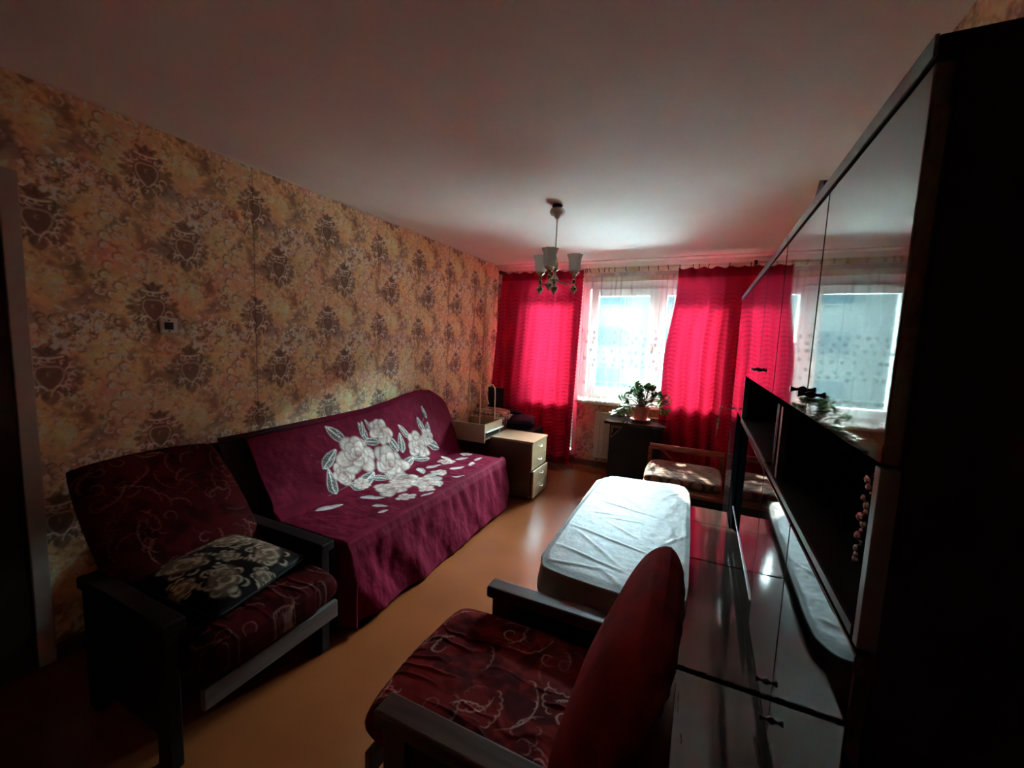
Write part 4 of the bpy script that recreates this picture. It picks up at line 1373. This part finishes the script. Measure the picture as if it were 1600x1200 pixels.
def drawers():
    x0, x1, y0, y1, top = -1.838, -1.385, 3.50, 3.885, .575
    t = thing('drawer_unit', 'beech drawer unit with four white pull handles beyond the sofa', 'drawers', ((x0 + x1) / 2, (y0 + y1) / 2, 0))
    cx, cy = (x0 + x1) / 2, (y0 + y1) / 2
    hx, hy = (x1 - x0) / 2, (y1 - y0) / 2
    B().box(-hx, hx + .008, -hy - .004, hy + .004, top - .02, top, .002).build('top_panel', M['beech'], t)
    B().box(-hx, hx - .018, -hy, hy, .02, top - .021, .001).build('carcass', M['beech_dark'], t)
    B().box(-hx + .02, hx - .04, -hy + .02, hy - .02, 0, .02).build('plinth', M['screw'], t)
    zs = [(.425, .552, 0), (.298, .421, 0), (.163, .290, .022), (.030, .159, .022)]
    for z0, z1, pr in zs:
        d = B().box(hx - .017 + pr, hx + pr, -hy + .002, hy - .002, z0, z1, .0015).build('drawer', M['beech'], t)
        if pr: B().box(hx - .017, hx - .018 + pr, -hy + .012, hy - .012, z0 + .01, z1 - .012).build('drawer_box', M['screw'], d)
        zc = z0 + (z1 - z0) * .62
        B().tube([(hx + pr + p[0], p[1], zc + p[2]) for p in handle_bm()], .0058, 8).build('handle', M['white'], d, 60)
    # open drawer box of the second unit
    x0, x1, y0, y1 = -2.30, -1.91, 3.52, 4.02
    u = thing('drawer_pedestal', 'beech pedestal with its top drawer pulled out, between sofa and corner', 'drawers', (0, 0, 0))
    B().box(x0, x1, y0 + .12, y1, .02, .50, .002).build('carcass', M['beech_dark'], u)
    B().box(x0 + .02, x1 - .02, y0 + .14, y1 - .02, 0, .02).build('plinth', M['screw'], u)
    bx0, bx1, by0, by1, bz0, bz1 = -2.24, -1.845, 3.40, 3.78, .53, .70
    d = B().box(bx0, bx1, by0, by0 + .016, bz0 - .01, bz1, .002).build('drawer_front', M['beech'], u)
    b = B()
    b.box(bx0 + .012, bx0 + .024, by0 + .017, by1, bz0 + .02, bz1 - .005)
    b.box(bx1 - .024, bx1 - .004, by0 + .017, by1, bz0 + .10, bz1 - .002)
    b.box(bx0 + .025, bx1 - .025, by1 - .025, by1, bz0 + .02, bz1 - .002)
    b.box(bx0 + .012, bx1 - .012, by0 + .017, by1, bz0 + .008, bz0 + .019)
    b.build('drawer_box', M['beech'], u)
    B().box(bx0 + .026, bx1 - .026, by0 + .018, by1 - .027, bz0 + .020, bz0 + .05).build('interior_dark', M['screw'], u)  # black slab standing in for the dark inside the open drawer
    B().box(bx1 - .003, bx1 + .008, by0 + .02, by1 + .02, bz0 + .085, bz0 + .10, .001).build('slide', M['white'], u)
    B().box(x0, x1, by1 + .002, y1, .501, .60, .002).build('upper_carcass', M['beech_dark'], u)
    # wire stand
    w = thing('wire_stand', 'tall thin gilded wire stand rising from the open drawer against the wallpaper', 'stand', (0, 0, 0))
    y = 3.60
    B().tube([(-2.165, y, .585), (-2.15, y, 1.10), (-2.12, y, 1.65), (-2.088, y, 2.16)], .0058, 8).build('rod', M['wire'], w, 60)
    B().tube([(-2.02, y, .585), (-2.01, y, 1.10), (-1.995, y, 1.65), (-1.977, y, 2.10)], .0058, 8).build('rod', M['wire'], w, 60)
    B().tube([(-2.154, y, 1.066), (-1.92, y, 1.078), (-1.875, y, 1.068), (-1.853, y, 1.035), (-1.849, y, .98), (-1.85, y, .72)], .0055, 8).build('hoop', M['wire'], w, 60)
    B().tube([(-1.99, y + .03, 1.07), (-1.985, y + .05, .98), (-1.955, y + .07, .86)], .004, 8).build('hook', M['wire'], w, 60)
    for (xx, zz) in ((-2.0, 1.40), (-1.992, 1.72)):
        B().lathe([(.0005, -.012), (.008, -.006), (.009, .006), (.0005, .012)], cen=(xx, y, zz), n=10).build('clip', M['wire'], w, 60)
drawers()

def laundry_corner():
    t = thing('black_chair', 'black chair in the corner under folded blankets, its back against the curtain', 'chair', (-2.22, 4.28, 0))
    B().box(-.27, .22, -.24, .24, .49, .53, .015, 3).build('seat', M['black'], t)
    B().box(-.20, .02, .225, .26, .56, .93, .012, 3).build('backrest', M['black'], t)
    for sx in (-.24, .19):
        for sy in (-.21, .21):
            B().tube([(sx, sy, 0), (sx, sy, .489)], .011).build('leg', M['screw'], t, 60)
    B().tube([(-.09, .24, .50), (-.09, .243, .60)], .012).build('back_post', M['screw'], t, 60)
    # folded patterned blanket
    c = Cv(.55, .45, .004, (.52, .40, .28))
    rng = random.Random(3)
    for _ in range(120):
        x, y = rng.uniform(0, .55), rng.uniform(0, .45)
        c.arc(x, y, rng.uniform(.012, .035), rng.uniform(0, 6), rng.uniform(3, 8), .016, rng.choice([(.030, .02, .018), (.66, .55, .42), (.05, .025, .03), (.04, .05, .14)]), .8)
    for y in (.05, .20, .36): c.stroke([(0, y), (.55, y + .02)], .022, (.05, .03, .03))
    m = M['paint']('patterned_blanket_wool', rough=.85, var=.2, scale=40, bump=.25, bscale=50)
    b = thing('folded_blanket', 'folded beige and brown patterned blanket lying on the black corner chair', 'blanket', (-2.20, 4.26, .62))
    pillow('lower_fold', .46, .44, .07, c, m, b, Matrix.Translation((-.01, 0, -.045)), p=8, wr=.006, flat=.35, res=.008)
    pillow('middle_fold', .45, .42, .065, c, m, b, Matrix.Translation((.0, -.005, .005)) @ Matrix.Rotation(.08, 4, 'Z'), p=8, wr=.006, seed=4, flat=.35, res=.005)
    pillow('upper_fold', .40, .36, .05, c, m, b, Matrix.Translation((-.02, .01, .050)) @ Matrix.Rotation(-.1, 4, 'Z'), p=8, wr=.006, seed=7, flat=.35, res=.005)
    bl = thing('blue_jacket', 'navy blue jacket heaped at the window side of the folded blanket', 'clothing', (-1.93, 4.40, .575))
    pillow('body', .36, .40, .15, None, M['blue'], bl, Matrix.Translation((.02, 0, 0)) @ Matrix.Rotation(.3, 4, 'Z'), p=2.6, wr=.020, seed=9, flat=.5, res=.012)
    pillow('sleeve', .26, .10, .05, None, M['blue'], bl, Matrix.Translation((-.09, -.02, .098)) @ Matrix.Rotation(.25, 4, 'Z'), p=2.6, wr=.010, seed=10, flat=.5, res=.010)
    # dark bundle behind drawers supporting it
    bx = thing('storage_box', 'dark storage box on the floor beneath the navy blue jacket', 'box', (-1.84, 4.42, 0))
    B().box(-.155, .14, -.22, .20, 0, .46, .008).build('body', M['black'], bx)
    B().box(-.16, .145, -.225, .205, .461, .495, .006).build('lid', M['black'], bx)
laundry_corner()

def wall_switch():
    t = thing('light_switch', 'square cream light switch with black centre on the damask wallpaper', 'switch', (LX, 1.19, 1.522))
    B().box(.001, .014, -.040, .040, -.040, .040, .005, 3).build('plate', M['white'], t)
    B().box(.0145, .020, -.020, .018, -.020, .018, .002).build('rocker', M['screw'], t)
    B().lathe([(.0004, 0), (.004, 0), (.004, .002), (.0004, .003)], cen=(0, 0, 0), n=10, mtx=Matrix.Translation((.0145, 0, .028)) @ Matrix.Rotation(pi / 2, 4, 'Y')).build('screw', M['screw'], t)
    B().lathe([(.0004, 0), (.004, 0), (.004, .002), (.0004, .003)], cen=(0, 0, 0), n=10, mtx=Matrix.Translation((.0145, 0, -.028)) @ Matrix.Rotation(pi / 2, 4, 'Y')).build('screw', M['screw'], t)
wall_switch()

# ------------------------------------------------------------------ chandelier
def chandelier():
    t = thing('chandelier', 'brass chandelier with three frosted tulip glass shades hanging from the ceiling', 'chandelier', (-1.035, 2.90, 0))
    B().lathe([(.0005, 2.498), (.035, 2.498), (.040, 2.488), (.030, 2.480), (.0005, 2.478)], n=20).build('ceiling_plate', M['knob'], t, 40)
    B().lathe([(.0005, 2.479), (.030, 2.478), (.050, 2.468), (.056, 2.450), (.048, 2.430), (.022, 2.416), (.012, 2.400), (.0005, 2.399)], n=24).build('canopy', M['cornice'], t, 40)
    B().tube([(0, 0, 2.40), (0, 0, 2.16)], .0045, 10).build('rod', M['brass'], t, 60)
    B().lathe([(.0005, 2.185), (.010, 2.18), (.013, 2.165), (.007, 2.15), (.016, 2.12), (.026, 2.07), (.030, 2.045), (.012, 2.03), (.010, 2.01), (.022, 1.99), (.030, 1.972), (.020, 1.955), (.009, 1.945),
               (.014, 1.935), (.031, 1.915), (.026, 1.895), (.008, 1.872), (.004, 1.862), (.0005, 1.855)], n=20).build('stem_body', M['brass'], t, 40)
    gm = bpy.data.materials.new('frosted_glass')
    gm.use_nodes = True
    N, L = gm.node_tree.nodes, gm.node_tree.links
    pr = N['Principled BSDF']
    out = [n for n in N if n.type == 'OUTPUT_MATERIAL'][0]
    pr.inputs['Base Color'].default_value = (.75, .72, .68, 1); pr.inputs['Roughness'].default_value = .3
    tl = N.new('ShaderNodeBsdfTranslucent'); tl.inputs[0].default_value = (.8, .78, .74, 1)
    tr = N.new('ShaderNodeBsdfTransparent'); tr.inputs[0].default_value = (.9, .9, .88, 1)
    m1 = N.new('ShaderNodeMixShader'); m1.inputs[0].default_value = .45
    m2 = N.new('ShaderNodeMixShader'); m2.inputs[0].default_value = .30
    L.new(pr.outputs[0], m1.inputs[1]); L.new(tl.outputs[0], m1.inputs[2])
    L.new(m1.outputs[0], m2.inputs[1]); L.new(tr.outputs[0], m2.inputs[2]); L.new(m2.outputs[0], out.inputs[0])
    R = .150
    for a in (radians(35), radians(155), radians(275)):
        ca, sa = cos(a), sin(a)
        arm = B().tube([(0.010 * ca, .010 * sa, 1.975), (.05 * ca, .05 * sa, 1.955), (.10 * ca, .10 * sa, 1.945), (.135 * ca, .135 * sa, 1.955), (R * ca, R * sa, 1.985), (R * ca, R * sa, 2.01)], .0055, 8).build('arm', M['brass'], t, 60)
        cx, cy = R * ca, R * sa
        B().lathe([(.0005, 2.045), (.012, 2.04), (.034, 2.040), (.036, 2.032), (.022, 2.020), (.012, 2.005), (.008, 1.990), (.014, 1.975), (.008, 1.960), (.006, 1.945), (.012, 1.935), (.027, 1.918), (.024, 1.903), (.007, 1.885), (.003, 1.875), (.0005, 1.870)], cen=(cx, cy, 0), n=18).build('cup', M['brass'], arm, 40)
        B().lathe([(.013, 2.045), (.013, 2.085), (.0005, 2.086)], cen=(cx, cy, 0), n=12).build('socket', M['screw'], arm, 40)
        B().lathe([(.032, 2.040), (.040, 2.050), (.044, 2.075), (.044, 2.105), (.048, 2.135), (.058, 2.160), (.0560, 2.161), (.046, 2.136), (.042, 2.105), (.042, 2.075), (.038, 2.052), (.030, 2.042)],
                  cen=(cx, cy, 0), n=48, wob=lambda an, z: .09 * cos(8 * an) * max(0, (z - 2.12) / .04)).build('shade', gm, arm, 60)
chandelier()
